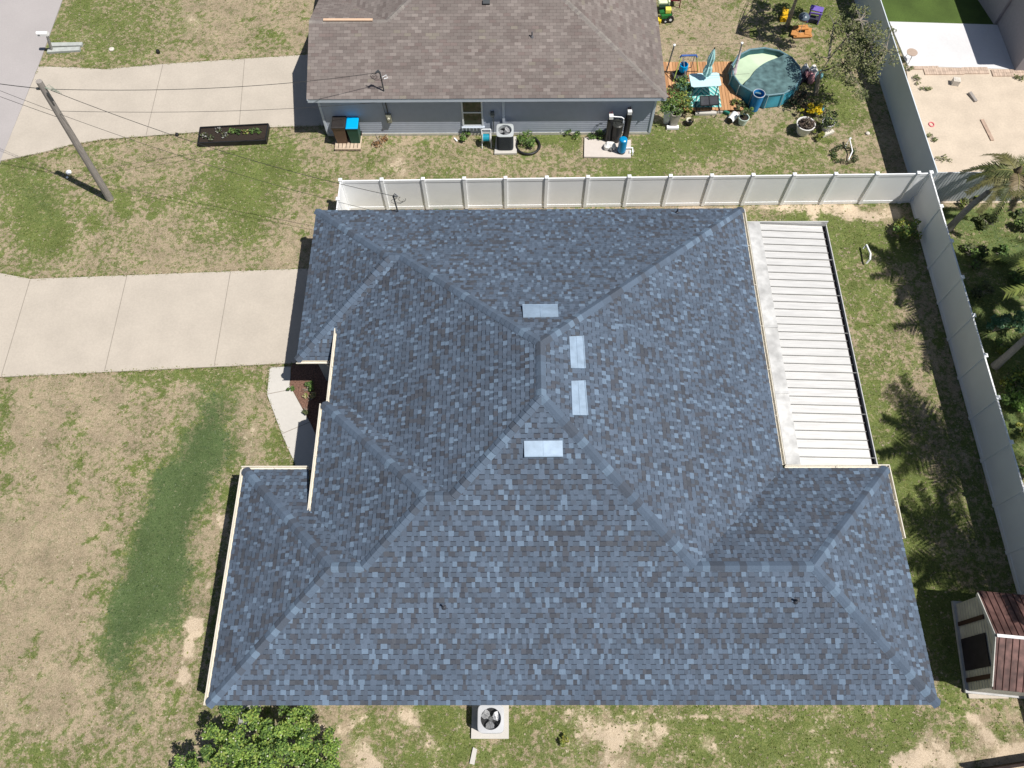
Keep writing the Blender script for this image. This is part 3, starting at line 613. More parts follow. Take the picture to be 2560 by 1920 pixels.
l0 = PY(1259, 284, wy); mb = MB(); mb.box(l0.x-.055, l0.x+.055, wy-.07, wy-.02, .3, 2.2); mb.build('line_cover', BWH, nb)
mb = MB(); q = PY(1330, 262, wy); mb.tube([(q.x+1.35, wy-.03, .02), (q.x+1.35, wy-.06, .3)], .012, 5); mb.build('spigot', WHITEV, nb)
def on_np(u, v): return on_plane(u, v, (nS2, K1))
q = on_np(1330, 92); mb = MB(); mb.lathe(q.x, q.y, [(.09, q.z-.03), (.045, q.z+.06), (.03, q.z+.07), (.03, q.z+.25)], 12); mb.build('vent_pipe', mat('pipe_dark', (.12, .12, .13), .5), nroof)
q = on_np(1216, 8); mb = MB(); mb.obox((q.x, q.y, q.z+.05), (.3, .2, .1), rx=math.atan(p2)); mb.build('roof_vent', DARKM, nroof)
q = on_np(960, 228); mast(nb, (q.x, q.y, q.z-.1), (q.x-.02, q.y+.02, q.z+.95), 'm', -1)
MASTN = Vector((q.x-.05, q.y, q.z+1.0))
mb = MB(); mb.tube([(q.x+.05, q.y, q.z+.75), (q.x+.22, q.y+.02, q.z+.85), (q.x+.26, q.y+.02, q.z+.7), (q.x+.1, q.y, q.z+.66)], .018, 6); mb.build('mast_insulator', WHITEV, nb)
a = on_np(809, 52); b = on_np(932, 52); mb = MB(); mb.beam(a+Vector((0, 0, .05)), b+Vector((0, 0, .05)), .12, .05); o = mb.build('wood_plank', mat('fresh_pine', (.62, .43, .30), .8, .15, 6, stretch=(1, 9, 9))); tag(o, 'bare pale pine plank lying on the brown shingle roof', 'plank')
# ------------------------------------------------------------------ building at the far right top
bd = thing('corner_building', 'building with dark shaded walls and a white roof in the top right corner', 'building', (26, 33, 0))
bx = W(2492, 62)[0]; by = W(2555, 178)[1]
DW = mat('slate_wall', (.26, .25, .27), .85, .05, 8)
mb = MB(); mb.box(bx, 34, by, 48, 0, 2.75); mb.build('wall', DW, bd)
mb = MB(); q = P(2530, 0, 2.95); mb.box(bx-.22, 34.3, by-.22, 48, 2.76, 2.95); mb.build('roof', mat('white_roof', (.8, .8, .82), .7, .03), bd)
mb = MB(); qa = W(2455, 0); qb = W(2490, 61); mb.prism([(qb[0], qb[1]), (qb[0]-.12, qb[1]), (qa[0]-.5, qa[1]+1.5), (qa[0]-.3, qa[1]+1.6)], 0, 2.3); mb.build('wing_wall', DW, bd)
mb = MB(); q = W(2545, 176); mb.box(q[0]-.04, q[0]+.04, q[1]-.04, q[1]+.04, 0, 2.7); mb.build('post', DARKM, bd)
#PART2
# ------------------------------------------------------------------ foliage builders
GR = [(.07, .13, .03), (.10, .18, .04), (.14, .24, .055), (.05, .09, .025), (.19, .29, .07)]
OLIVE = [(.075, .095, .04), (.11, .13, .055), (.05, .065, .03), (.15, .16, .075)]
YEL = [(.22, .26, .05), (.16, .20, .04), (.30, .30, .06), (.10, .14, .03)]
def leafq(mb, c, s_, rn, pal, flat=.5, ln=1.6):
    n = Vector((rn.gauss(0, 1)*(1-flat), rn.gauss(0, 1)*(1-flat), 1 if flat > 0 else rn.gauss(0, 1))).normalized()
    a = n.orthogonal().normalized(); a = Matrix.Rotation(rn.random()*6.28, 3, n) @ a; b = n.cross(a); c = Vector(c)
    l = s_*ln; col = rn.choice(pal); j = .8+.4*rn.random()
    mb.add([c-a*l*.5, c+b*s_*.5-n*s_*.1, c+a*l*.5, c-b*s_*.5-n*s_*.1], [(0, 1, 2), (0, 2, 3)], col=tuple(k*j for k in col))
def clumps(mb, cens, rn, pal, n, rad, ls, flat=.4, zs=.7):
    for c in cens:
        c = Vector(c[:3])*1. if len(c) == 3 else Vector(c[:3]); pj = [rn.choice(pal), rn.choice(pal)]
        for _ in range(n):
            while 1:
                o = Vector((rn.uniform(-1, 1), rn.uniform(-1, 1), rn.uniform(-1, 1)))
                if o.length < 1: break
            o = Vector((o.x*rad, o.y*rad, o.z*rad*zs)); leafq(mb, c+o, ls*(.7+.6*rn.random()), rn, pj if rn.random() < .6 else pal, flat)
def bush(name, label, cat, x, y, r, h, seed, pal=GR, n=500, ls=.06, group=None, z0=0, part_label=None):
    t = thing(name, label, cat, (x, y, z0), group); rn = R(seed); mb = MB()
    for k in range(5):
        a = rn.random()*6.28; mb.tube([(x, y, z0), (x+.3*r*math.cos(a), y+.3*r*math.sin(a), z0+h*.5), (x+.6*r*math.cos(a), y+.6*r*math.sin(a), z0+h*.75)], [.012+.02*r, .01+.01*r, .004], 5)
    mb.build('stem', BARK, t); mb = MB(); k = max(4, n//40)
    cs = []
    for _ in range(k):
        a = rn.random()*6.28; q = r*math.sqrt(rn.random())*.85; cs.append((x+q*math.cos(a), y+q*math.sin(a), z0+h*(.45+.5*rn.random()*(1-(q/r)**2*.6))))
    clumps(mb, cs, rn, pal, n//k, r*.35, ls); mb.build('foliage', LEAF, t); return t
# large bright shrub at the lower left corner of the house
def big_shrub():
    rn = R(5); c0 = W(690, 1880); t = thing('leafy_tree', 'large bright green leafy tree below the south-west corner of the blue roof', 'tree', (c0[0], c0[1], 0)); top = []
    cs = []
    for u, v, r_, z in [(560, 1835, 60, 2.2), (640, 1830, 55, 2.3), (700, 1850, 70, 2.5), (760, 1830, 55, 2.2), (620, 1890, 70, 2.6), (710, 1910, 80, 2.8), (800, 1890, 50, 2.1), (540, 1905, 60, 2.3), (560, 1796, 20, 1.6), (690, 1800, 30, 1.9), (730, 1815, 30, 1.9), (660, 1815, 30, 2.0), (480, 1925, 50, 1.9), (640, 1960, 90, 2.6), (760, 1960, 80, 2.6), (560, 1980, 80, 2.3), (530, 1815, 22, 1.8), (830, 1850, 30, 1.6), (790, 1925, 60, 2.2), (820, 1930, 40, 1.8)]:
        c = P(u, v, z); rr = r_/80*1.0
        nn = max(3, int(rr*rr*26))
        for _ in range(nn):
            a = rn.random()*6.28; q = rr*math.sqrt(rn.random()); cs.append((c.x+q*math.cos(a), c.y+q*math.sin(a), z+rn.uniform(-.35, .25)-.5*(q/rr)**2*.6))
    mb = MB(); pal = [(.20, .32, .06), (.14, .24, .05), (.09, .16, .04), (.26, .38, .075), (.07, .12, .035), (.31, .39, .09)]
    cs = [c for c in cs if rn.random() < .82]; clumps(mb, cs, rn, pal, 92, .19, .052, flat=.5, zs=.6)
    for _ in range(110):
        c = rn.choice(cs); leafq(mb, (c[0]+rn.uniform(-.2, .2), c[1]+rn.uniform(-.2, .2), c[2]+.16), .05, rn, [(.55, .55, .42)], .8, 1)
    mb.build('foliage', LEAF, t); mb = MB()
    for k in range(12):
        c = cs[rn.randrange(len(cs))]; m = ((c0[0]+c[0])/2+rn.uniform(-.2, .2), (c0[1]+c[1])/2+rn.uniform(-.2, .2), 1.3)
        mb.tube([(c0[0], c0[1], 0), (c0[0]+(m[0]-c0[0])*.4, c0[1]+(m[1]-c0[1])*.4, .7), m, c], [.07, .05, .035, .012], 6)
    mb.build('trunk', BARK, t)
big_shrub()
a = W(604, 1775); b = W(645, 1812)
o = MB().prism([(a[0], b[1]), (b[0]+.02, b[1]), (b[0]+.02, yS+.2), (a[0], yS+.2)], 0, .14).build('stone_slab', mat('mossy_stone', (.30, .30, .28), .95, .45, 14, bump=.5)); tag(o, 'mottled grey stone slab beside the wall under the leafy tree', 'slab')
o = MB(); q = [W(*p) for p in ((1183, 1868), (1193, 1873), (1186, 1912), (1174, 1909))]; o.prism(q[::-1], -.01, .05); o = o.build('concrete_strip', CONC2); tag(o, 'thin pale concrete strip in the grass below the lower condenser', 'concrete strip')
x, y = W(1411, 1855); bush('yellow_bush', 'tiny yellow-green bush alone on the south lawn', 'bush', x, y, .19, .32, 8, YEL, 120, .05)
x, y = W(2262, 585); bush('corner_bush', 'round green bush in the fence corner shade', 'bush', x, y, .55, .7, 9, GR+YEL, 620, .07)
# pole and wires
pb = W(275, 497); pt = P(97, 203, 6.5)
up = thing('utility_pole', 'tall weathered wooden utility pole by the upper driveway', 'utility pole', (pb[0], pb[1], 0))
pv = Vector((pb[0], pb[1], 0)); mb = MB(); mb.tube([pv, pv.lerp(pt, .5), pt], [.155, .135, .11], 12); mb.build('shaft', WOOD, up)
mb = MB(); q = pv.lerp(pt, .95); mb.tube([q+Vector((-.24, 0, -.02)), q+Vector((-.1, -.02, 0))], .05, 6); mb.tube([q+Vector((.12, -.12, -.1)), q+Vector((.16, -.14, -.45))], .035, 6); mb.build('bracket', DARKM, up)
mb = MB(); rn = R(3)
for k in range(5): mb.tube([q+Vector((.1, -.04, .05)), q+Vector((.25+.1*k, .08-.06*k, .1-.05*k)), q+Vector((.45+.06*k, -.1-.02*k, -.05))], .008, 4)
mb.build('wire_tail', mat('green_copper', (.2, .25, .2), .6), up)
def wire(a, b, sag, label, r=.011, n=16):
    a = Vector(a); b = Vector(b); pts = []
    for i in range(n+1):
        t_ = i/n; p = a.lerp(b, t_); p.z -= sag*4*t_*(1-t_); pts.append(p)
    mb = MB(); mb.tube(pts, r, 5); o = mb.build('power_line', mat('cable', (.03, .03, .03), .6)); tag(o, label, 'cable'); return o
q = pv.lerp(pt, .95); q3 = pv.lerp(pt, .78)
wire(q+Vector((.3, -.05, 0)), MASTN, .35, 'black service cable from the pole to the brown roof mast')
e1 = PY(951, 255, wy-.05)
wire(q3+Vector((.1, 0, 0)), e1, .25, 'thin phone cable from the pole to the neighbour eave', .008)
wire(q+Vector((.3, -.1, 0)), (mb_.x-.08, mb_.y+.05, mb_.z+.9), .5, 'black service cable from the pole to the blue roof mast')
e2 = on_plane(945, 528, PN)
wire(q3+Vector((.1, -.1, -.05)), (e2.x, e2.y+.06, e2.z-.12), .35, 'thin phone cable from the pole to the blue roof eave', .008)
for k, (vv, zz_, rr, lb) in enumerate(((207, 6.3, .014, 'topmost cable crossing the road from the pole'), (222, 5.3, .008, 'middle cable crossing the road from the pole'), (237, 5.1, .009, 'lowest cable crossing the road from the pole'))):
    s0 = q+Vector((-.2, 0, 0)) if k == 0 else q3+Vector((-.1, 0, -.02-.22*(k-1)*1.4)); a1 = P(-10, vv-1, s0.z-.1); wire(s0, s0+(a1-s0)*2.2, .05, lb, rr)
# mailbox and little things on the verge
x, y = W(130, 127); mbx = thing('mailbox', 'white mailbox on a leaning grey post beside the road', 'mailbox', (x, y, 0))
tp = P(112, 90, 1.0); mb = MB(); mb.beam((x, y, 0), (tp.x+.12, tp.y, 1.0), .09, .09); mb.build('post', mat('grey_post', (.42, .41, .39), .8), mbx)
mb = MB(); c = P(107, 84, 1.1); n = 10; prof = [(-.09, 0), (.09, 0)]+[(.09*math.cos(i*math.pi/n), .1+.09*math.sin(i*math.pi/n)) for i in range(n+1)]
v = [(c.x-.27, c.y+p[0], 1.02+p[1]) for p in prof]+[(c.x+.24, c.y+p[0], 1.02+p[1]) for p in prof]; m_ = len(prof); mb.add(v, [(i, (i+1) % m_, m_+(i+1) % m_, m_+i) for i in range(m_)]+[tuple(range(m_-1, -1, -1)), tuple(range(m_, 2*m_))]); mb.build('box', mat('mailbox_white', (.8, .8, .8), .4, .03), mbx)
mb = MB(); mb.box(c.x-.22, c.x-.12, c.y-.105, c.y-.095, 1.08, 1.11); mb.build('latch', DARKM, mbx)
for k, (pp, lb) in enumerate((((126, 109), (207, 108), (205, 117), (124, 119)), ) and [(((128, 110), (208, 109), (206, 117), (126, 119)), 'upper of two pale concrete slabs by the mailbox'), (((124, 123), (202, 120), (201, 129), (119, 134)), 'lower of two pale concrete slabs by the mailbox')]):
    o = MB().prism([W(*p) for p in pp][::-1], -.02, .09).build('culvert_slab', mat('old_concrete', (.40, .42, .40), .9, .12, 6)); tag(o, lb, 'concrete slab', 'concrete slabs by the mailbox')
def blob(name, lb, cat, u, v, r, h, m, n=10):
    x, y = W(u, v); mb = MB(); mb.lathe(x, y, [(r, -.01), (r*.95, h*.6), (r*.5, h), (.005, h*1.02)], n); o = mb.build(name, m); return tag(o, lb, cat)
ROCK = mat('pale_rock', (.58, .54, .48), .9, .15, 12)
blob('sprinkler_head', 'black sprinkler riser in the grass above the upper driveway', 'sprinkler', 396, 131, .09, .16, BLACK)
blob('cleanout_cap', 'pale utility lid by the mailbox slabs', 'lid', 279, 123, .13, .05, ROCK)
blob('white_marker', 'white utility stub beside the pole shadow', 'utility marker', 172, 431, .12, .08, WHITEV)
blob('white_marker', 'smaller white plug just below the utility stub', 'utility marker', 168, 444, .05, .05, WHITEV)
blob('drain_cap', 'dark cap at the lower edge of the upper driveway', 'cap', 443, 337, .08, .1, BLACK)
# raised bed
t = thing('raised_bed', 'long black raised garden bed with sparse plants beside the upper driveway', 'garden bed', (*W(585, 340), 0))
q = [W(*p) for p in ((499, 366), (667, 359), (674, 318), (505, 327))]; mb = MB()
for i in range(4):
    a = q[i]; b = q[(i+1) % 4]; mb.beam((a[0], a[1], .11), (b[0], b[1], .11), .05, .24)
mb.build('frame', BLACK, t); mb = MB(); mb.prism(q, -.02, .16); mb.build('soil', SOIL, t); rn = R(44); mb = MB()
for k in range(9):
    s_ = .08+k*.1; tt = rn.uniform(.25, .75); p = Vector((*q[0], 0)).lerp(Vector((*q[1], 0)), s_).lerp(Vector((*q[3], 0)).lerp(Vector((*q[2], 0)), s_), tt)
    pal = GR if k % 3 else [(.5, .42, .2), (.4, .36, .1), (.12, .2, .04)]
    clumps(mb, [(p.x, p.y, .24)], rn, pal if k > 3 else OLIVE+[(.3, .3, .28)], 26, .16, .07)
mb.build('seedling', LEAF, t)
# bins and pallet
PALW = mat('pallet_wood', (.50, .40, .30), .85, .2, 6)
q0 = W(838, 378); q1 = W(905, 374); t = thing('pallet', 'wooden pallet under the two wheelie bins', 'pallet', ((q0[0]+q1[0])/2, q0[1]+.4, 0)); xa, xb, ya = q0[0], q1[0], q0[1]-.0
for k in range(7):
    mb = MB(); x = xa+k*(xb-xa)/7; mb.box(x, x+(xb-xa)/7-.03, ya, ya+1.05, .10, .125); mb.build('board', PALW, t)
for k in range(3): mb = MB(); mb.box(xa, xb-.03, ya+.02+k*.46, ya+.1+k*.46, 0, .098); mb.build('runner', PALW, t)
def bin_(x, y, w_, d_, h, body, lid, label):
    t = thing('wheelie_bin', label, 'bin', (x, y, .126), 'wheelie bins on the pallet'); mb = MB(); z = .126
    def ring(s_, zz_): return [(x-w_/2*s_, y-d_/2*s_, zz_), (x+w_/2*s_, y-d_/2*s_, zz_), (x+w_/2*s_, y+d_/2*s_, zz_), (x-w_/2*s_, y+d_/2*s_, zz_)]
    v = ring(.78, z)+ring(.97, z+h-.08)+ring(1.03, z+h-.08)+ring(1.03, z+h-.03); mb.add(v, [(3, 2, 1, 0)]+[(4*k+i, 4*k+(i+1) % 4, 4*k+4+(i+1) % 4, 4*k+4+i) for k in range(3) for i in range(4)]+[(12, 13, 14, 15)]); mb.build('body', body, t)
    mb = MB(); v = ring(1.05, z+h-.028)+ring(1.05, z+h+.005)+ring(.9, z+h+.03); mb.add(v, [(3, 2, 1, 0)]+[(4*k+i, 4*k+(i+1) % 4, 4*k+4+(i+1) % 4, 4*k+4+i) for k in range(2) for i in range(4)]+[(8, 9, 10, 11)]); mb.tube([(x-w_*.4, y+d_/2+.05, z+h-.01), (x+w_*.4, y+d_/2+.05, z+h-.01)], .02, 6); mb.build('lid', lid, t)
    for sx in (-1, 1): mb = MB(); mb.tube([(x+sx*w_*.36, y+d_*.42, z+.1), (x+sx*w_*.48, y+d_*.42, z+.1)], .1, 12); mb.build('wheel', BLACK, t)
bw = (xb-xa)*.46
bin_(xa+bw*.56+.02, ya+.60, bw*1.05, .68, 1.02, mat('brown_plastic', (.12, .075, .05), .45, .08), mat('lid_black', (.03, .026, .025), .5, .2), 'brown wheelie bin with a black lid on the pallet')
bin_(xa+bw*1.58+.05, ya+.58, bw*.92, .62, .98, mat('green_plastic', (.012, .075, .05), .45, .08), mat('lid_blue', (.0, .36, .74), .4, .03), 'dark green wheelie bin with a bright blue lid on the pallet')
# condensers
def condenser(u0, v0, x, y, w_, h, label, body, grp, topc, padq, rot):
    t = thing('ac_condenser', label, 'air conditioner', (x, y, .08), grp); mb = MB(); z = .08; n = 32
    def rr(s_, zz_): return [(x+s_*w_/2*(abs(math.cos(a))**.35)*math.copysign(1, math.cos(a)), y+s_*w_/2*(abs(math.sin(a))**.35)*math.copysign(1, math.sin(a)), zz_) for a in [2*math.pi*(i+.5)/n for i in range(n)]]
    v = rr(.98, z)+rr(.98, z+h-.04); mb.add(v, [(i, (i+1) % n, n+(i+1) % n, n+i) for i in range(n)])
    for k in range(22):
        zz_ = z+.04+k*(h-.1)/22; v = rr(.985, zz_)+rr(1.0, zz_+.008)+rr(.985, zz_+.02); mb.add(v, [(m*n+i, m*n+(i+1) % n, m*n+n+(i+1) % n, m*n+n+i) for m in range(2) for i in range(n)])
    mb.build('casing', body, t)
    mb = MB(); R0 = w_*.395
    v = rr(1.02, z+h-.04)+rr(1.02, z+h-.01)+rr(.99, z+h)+[(x+R0*math.cos(2*math.pi*(i+.5)/n), y+R0*math.sin(2*math.pi*(i+.5)/n), z+h+.012) for i in range(n)]+[(x+R0*.97*math.cos(2*math.pi*(i+.5)/n), y+R0*.97*math.sin(2*math.pi*(i+.5)/n), z+h-.16) for i in range(n)]
    mb.add(v, [(m*n+i, m*n+(i+1) % n, m*n+n+(i+1) % n, m*n+n+i) for m in range(4) for i in range(n)]); mb.build('top_panel', topc, t)
    mb = MB(); mb.lathe(x, y, [(R0*.97, z+h-.3), (.01, z+h-.3)], n, cap0=False); mb.build('well', BLACK, t)
    f = thing_fan(x, y, z+h-.12, R0, rot, t)
    mb = MB()
    for k in range(7):
        r_ = R0*(.3+.11*k); mb.tube([(x+r_*math.cos(2*math.pi*i/28), y+r_*math.sin(2*math.pi*i/28), z+h+.004) for i in range(29)], .0028, 4, cap=False)
    for k in range(8): a = k*math.pi/4+.2; mb.tube([(x+.06*math.cos(a), y+.06*math.sin(a), z+h+.012), (x+R0*math.cos(a), y+R0*math.sin(a), z+h+.006)], .003, 4)
    mb.build('guard', DARKM, t)
    o = MB().prism([W(*p) for p in padq][::-1], -.02, .08).build('condenser_pad', CONC2); tag(o, 'square concrete pad under the '+grp.split('|')[0], 'concrete pad'); t['group'] = 'outdoor condensers'; return t
def thing_fan(x, y, z, R0, rot, par):
    mb = MB(); mb.lathe(x, y, [(.07, z-.03), (.075, z+.03), (.05, z+.045), (.001, z+.046)], 14); h = mb.build('fan_hub', mat('fan_hub_grey', (.12, .125, .13), .5), par)
    for k in range(3):
        a = rot+k*2*math.pi/3; mb = MB(); v = []
        for r_, wd, tl in ((.07, .05, .5), (R0*.5, .13, .35), (R0*.92, .13, .25)):
            c = Vector((x+r_*math.cos(a), y+r_*math.sin(a), z)); s_ = Vector((-math.sin(a), math.cos(a), 0)); v += [c-s_*wd-Vector((0, 0, wd*tl)), c+s_*wd+Vector((0, 0, wd*tl))]
        mb.add(v, [(0, 1, 3, 2), (2, 3, 5, 4)]); mb.build('fan_blade', mat('fan_blade_grey', (.5, .51, .53), .3, .05, metal=.4, spec=.5), par)
c = W(1262, 384); condenser(0, 0, c[0]+.02, c[1]+.46, .74, .88, 'dark condenser unit with a grey top against the siding', mat('charcoal_casing', (.03, .036, .042), .5, .1), 'dark condenser|', mat('top_grey', (.42, .45, .46), .45, .05), ((1236, 387), (1292, 386), (1291, 344), (1240, 345)), .9)
c = P(1227, 1795, .8); condenser(0, 0, c.x, c.y-.02, .80, .72, 'square grey condenser unit at the bottom edge of the blue roof', mat('grey_casing', (.35, .36, .37), .5, .1), 'grey condenser|', mat('top_light', (.47, .48, .50), .45, .05), ((1178, 1847), (1272, 1847), (1272, 1745), (1181, 1745)), 1.45+math.pi)
# hose reel
x, y = W(1217, 362); t = thing('hose_reel', 'white hose reel stand with a coiled teal hose by the siding', 'hose reel', (x, y, 0)); mb = MB()
for sx in (-.2, .2): mb.tube([(x+sx, y-.2, 0), (x+sx, y-.05, .45), (x+sx, y+.15, .8)], .018, 6); mb.tube([(x+sx, y+.3, 0), (x+sx, y+.15, .8)], .018, 6)
mb.tube([(x-.2, y+.15, .8), (x+.2, y+.15, .8)], .02, 6); mb.build('frame', WHITEV, t)
mb = MB(); mb.tube([(x-.15, y, .45), (x+.15, y, .45)], .16, 14); mb.build('hose', mat('teal_hose', (.01, .25, .36), .5, .3, 40), t)
mb = MB()
for sx in (-.16, .16): mb.tube([(x+sx-.008, y, .45), (x+sx+.008, y, .45)], .22, 16)
mb.build('reel_disc', mat('reel_white', (.6, .62, .62), .5), t)
# black corrugated ring with shrub
x, y = W(1320, 366); pts = [(x+.52*math.cos(a), y+.5*math.sin(a), .06) for a in [math.radians(k) for k in range(140, 421, 14)]]
mb = MB(); mb.tube(pts, .055, 8); o = mb.build('garden_hose', BLACK, smooth=True); tag(o, 'thick black pipe coiled in a ring around a shrub', 'pipe')
bush('round_shrub', 'green shrub growing inside the black pipe ring', 'shrub', x-.1, y+.2, .45, .45, 15, GR, 520, .05)
for k, (u, v, r_, lb) in enumerate(((1430, 338, .35, 'low weeds at the wall left of the water tanks'), (1165, 347, .3, 'low weeds under the single window'), (1490, 345, .42, 'dark leafy weed clump beside the tall black tanks'))):
    x, y = W(u, v); bush('weed_clump', lb, 'weeds', x, y, r_, .3, 60+k, GR, 260, .05)
# water treatment
o = MB().prism([W(*p) for p in ((1460, 394), (1577, 396), (1577, 352), (1500, 352), (1461, 345))], -.02, .06).build('equipment_pad', mat('pad_concrete', (.55, .50, .46), .88, .04)); tag(o, 'rectangular concrete pad carrying the water equipment', 'concrete pad')
HEAD = mat('valve_white', (.75, .75, .74), .4)
for u, v, h, lb in ((1519, 353, 1.42, 'left of two tall black water filter tanks'), (1563, 345, 1.5, 'right of two tall black water filter tanks')):
    x, y = W(u, v); t = thing('filter_tank', lb+' with a white valve head', 'water tank', (x, y, .0), 'tall black filter tanks'); mb = MB(); mb.lathe(x, y, [(.13, 0), (.135, .05), (.135, h-.18), (.1, h-.06), (.04, h)], 18); mb.build('tank', BLACK, t, smooth=False)
    mb = MB(); mb.box(x-.09, x+.09, y-.11, y+.07, h, h+.16); mb.build('valve_head', HEAD, t)
    mb = MB(); mb.tube([(x-.04, y+.07, h+.06), (x-.05, y+.2, h+.12), (x-.05, y+.25, h-.1)], .016, 5); mb.tube([(x+.04, y+.07, h+.06), (x+.05, y+.22, h+.14), (x+.05, y+.27, h-.1)], .016, 5); mb.build('valve_pipe', mat('maroon_pipe', (.12, .02, .03), .5), t)
x, y = W(1538, 352); t = thing('brine_barrel', 'wide black lidded barrel between the two tall tanks', 'barrel', (x, y, 0)); mb = MB(); mb.lathe(x, y, [(.2, 0), (.24, .5), (.25, 1.05)], 22); mb.build('barrel', BLACK, t); mb = MB(); mb.lathe(x, y, [(.265, 1.03), (.265, 1.07), (.2, 1.1), (.12, 1.09), (.1, 1.11), (.001, 1.115)], 22); mb.build('lid', mat('lid_black2', (.03, .032, .03), .35), t)
mb = MB(); a = W(1516, 352); mb.tube([(a[0]+.1, a[1]+.02, 1.45), (x+.12, y+.03, 1.4), (x+.22, y, 1.35), (x+.22, y-.02, .1)], .024, 7); o = mb.build('pvc_pipe', WHITEV); tag(o, 'thin white pipe joining the two tall black tanks', 'pipe')
x, y = W(1553, 382); t = thing('pressure_tank', 'bright blue cylindrical pressure tank on the equipment pad', 'water tank', (x, y, .06)); mb = MB(); mb.lathe(x, y, [(.17, .07), (.17, .13)], 22); mb.build('base_ring', BLACK, t); mb = MB(); mb.lathe(x, y, [(.165, .13), (.185, .18), (.185, .8), (.17, .85), (.12, .88), (.001, .89)], 24); mb.build('tank', mat('tank_blue', (.0, .24, .52), .3, .04, spec=.5), t, smooth=False)
x, y = W(1522, 372); t = thing('pump', 'lumpy white-wrapped pump left of the blue tank', 'pump', (x, y, .06)); rn = R(91); mb = MB()
for k in range(7): mb.lathe(x-.1+.07*k*.6, y+.02*rn.uniform(-3, 3), [(.13+.03*rn.random(), .07), (.15, .2+.08*rn.random()), (.07, .3+.06*rn.random()), (.005, .33+.05*rn.random())], 9, rz=k)
mb.build('wrap', mat('white_cloth', (.72, .71, .69), .8, .1, 10), t); mb = MB(); mb.tube([(x+.1, y-.1, .15), (x+.02, y-.22, .12)], .085, 12); mb.build('motor', mat('motor_grey', (.12, .12, .12), .5), t)
mb = MB(); a = W(1563, 376); b = W(1580, 376); c = W(1581, 388); mb.tube([(a[0], a[1], .16), (b[0], b[1], .16), (c[0], c[1], .16), (c[0], c[1], .02)], .035, 7); mb.tube([(b[0]-.1, b[1]-.1, .1), (b[0]-.12, b[1]-.25, .1)], .04, 7); o = mb.build('pvc_pipe', WHITEV); tag(o, 'white pipe elbow right of the blue tank', 'pipe')
x, y = W(905, 352); bush('dead_frond_pile', 'brown dried plant stalks lying right of the bins', 'dead plant', x+.75, y+.05, .6, .12, 71, [(.30, .16, .06), (.36, .24, .12), (.22, .11, .05)], 170, .05)
# entry bed plants
for k, (u, v, r_, pal, lb) in enumerate(((770, 975, .3, GR, 'green weedy plant at the top of the red mulch bed'), (777, 1000, .28, [(.42, .34, .16), (.5, .42, .25), (.2, .25, .06)], 'straw coloured dying plant in the red mulch bed'), (765, 1030, .22, OLIVE, 'low olive plant near the walkway edge of the mulch bed'), (728, 972, .15, GR, 'small grass tuft where mulch meets the walkway'))):
    x, y = W(u, v); bush('bed_plant', lb, 'plant', x, y, r_, .25, 30+k, pal, 160, .05)
# ------------------------------------------------------------------ backyard deck scene
dk = thing('wood_deck', 'low orange-stained plank deck beside the pool', 'deck', (*W(1750, 220), 0))
cA, cB, cC, cD = (6.95, 26.72), (10.25, 26.62), (10.35, 29.72), (6.95, 29.75)
DKW = mat('deck_orange', attr=True, rough=.7, var=.15, scale=4, stretch=(9, .6, 9)); rn = R(12); x = cA[0]; k = 0
while x < 10.3:
    mb = MB(); c = rn.choice([(.50, .275, .135), (.44, .235, .11), (.55, .31, .16), (.37, .19, .09)]); mb.box(x, x+.128, 26.68+.004*k % .03, 29.73, .14, .17, col=c); mb.build('deck_board', DKW, dk); x += .142; k += 1
mb = MB(); mb.box(6.97, 10.3, 26.72, 29.68, 0, .135); mb.build('deck_base', mat('deck_dark', (.06, .035, .02), .9), dk)
def stepslab(u0, v0, u1, v1, lb):
    a = W(u0, v1); b = W(u1, v0); o = MB().box(a[0], b[0], a[1], b[1]+.02, -.02, .10).build('step_slab', CONC2); tag(o, lb, 'slab')
stepslab(1738, 277, 1789, 288, 'larger pale concrete step slab at the deck edge'); stepslab(1791, 275, 1815, 283, 'smaller pale step slab at the deck edge')
# rug
t = MB(); a = P(1706, 291-20, .18); x0_, x1_ = P(1712, 255, .18).x-.05, P(1802, 255, .18).x; y0_, y1_ = P(1750, 262, .18).y-.15, P(1750, 205, .18).y; nx_, ny_ = 60, 40
for i in range(nx_):
    for j in range(ny_):
        xa_ = x0_+(x1_-x0_)*i/nx_; xb_ = x0_+(x1_-x0_)*(i+1)/nx_; ya_ = y0_+(y1_-y0_)*j/ny_; yb_ = y0_+(y1_-y0_)*(j+1)/ny_
        ph = (abs(i-nx_/2)+j*1.1) % 8; c = (.03, .22, .24) if ph < 2.4 else (.50, .68, .64) if ph < 5 else (.16, .50, .46)
        t.add([(xa_, ya_, .186), (xb_, ya_, .186), (xb_, yb_, .186), (xa_, yb_, .186)], [(0, 1, 2, 3)], col=c)
t.box(x0_, x1_, y0_, y1_, .1715, .185, col=(.1, .4, .38)); o = t.build('striped_rug', mat('rug', attr=True, rough=.95, var=.1)); tag(o, 'turquoise and white chevron rug under the table', 'rug')
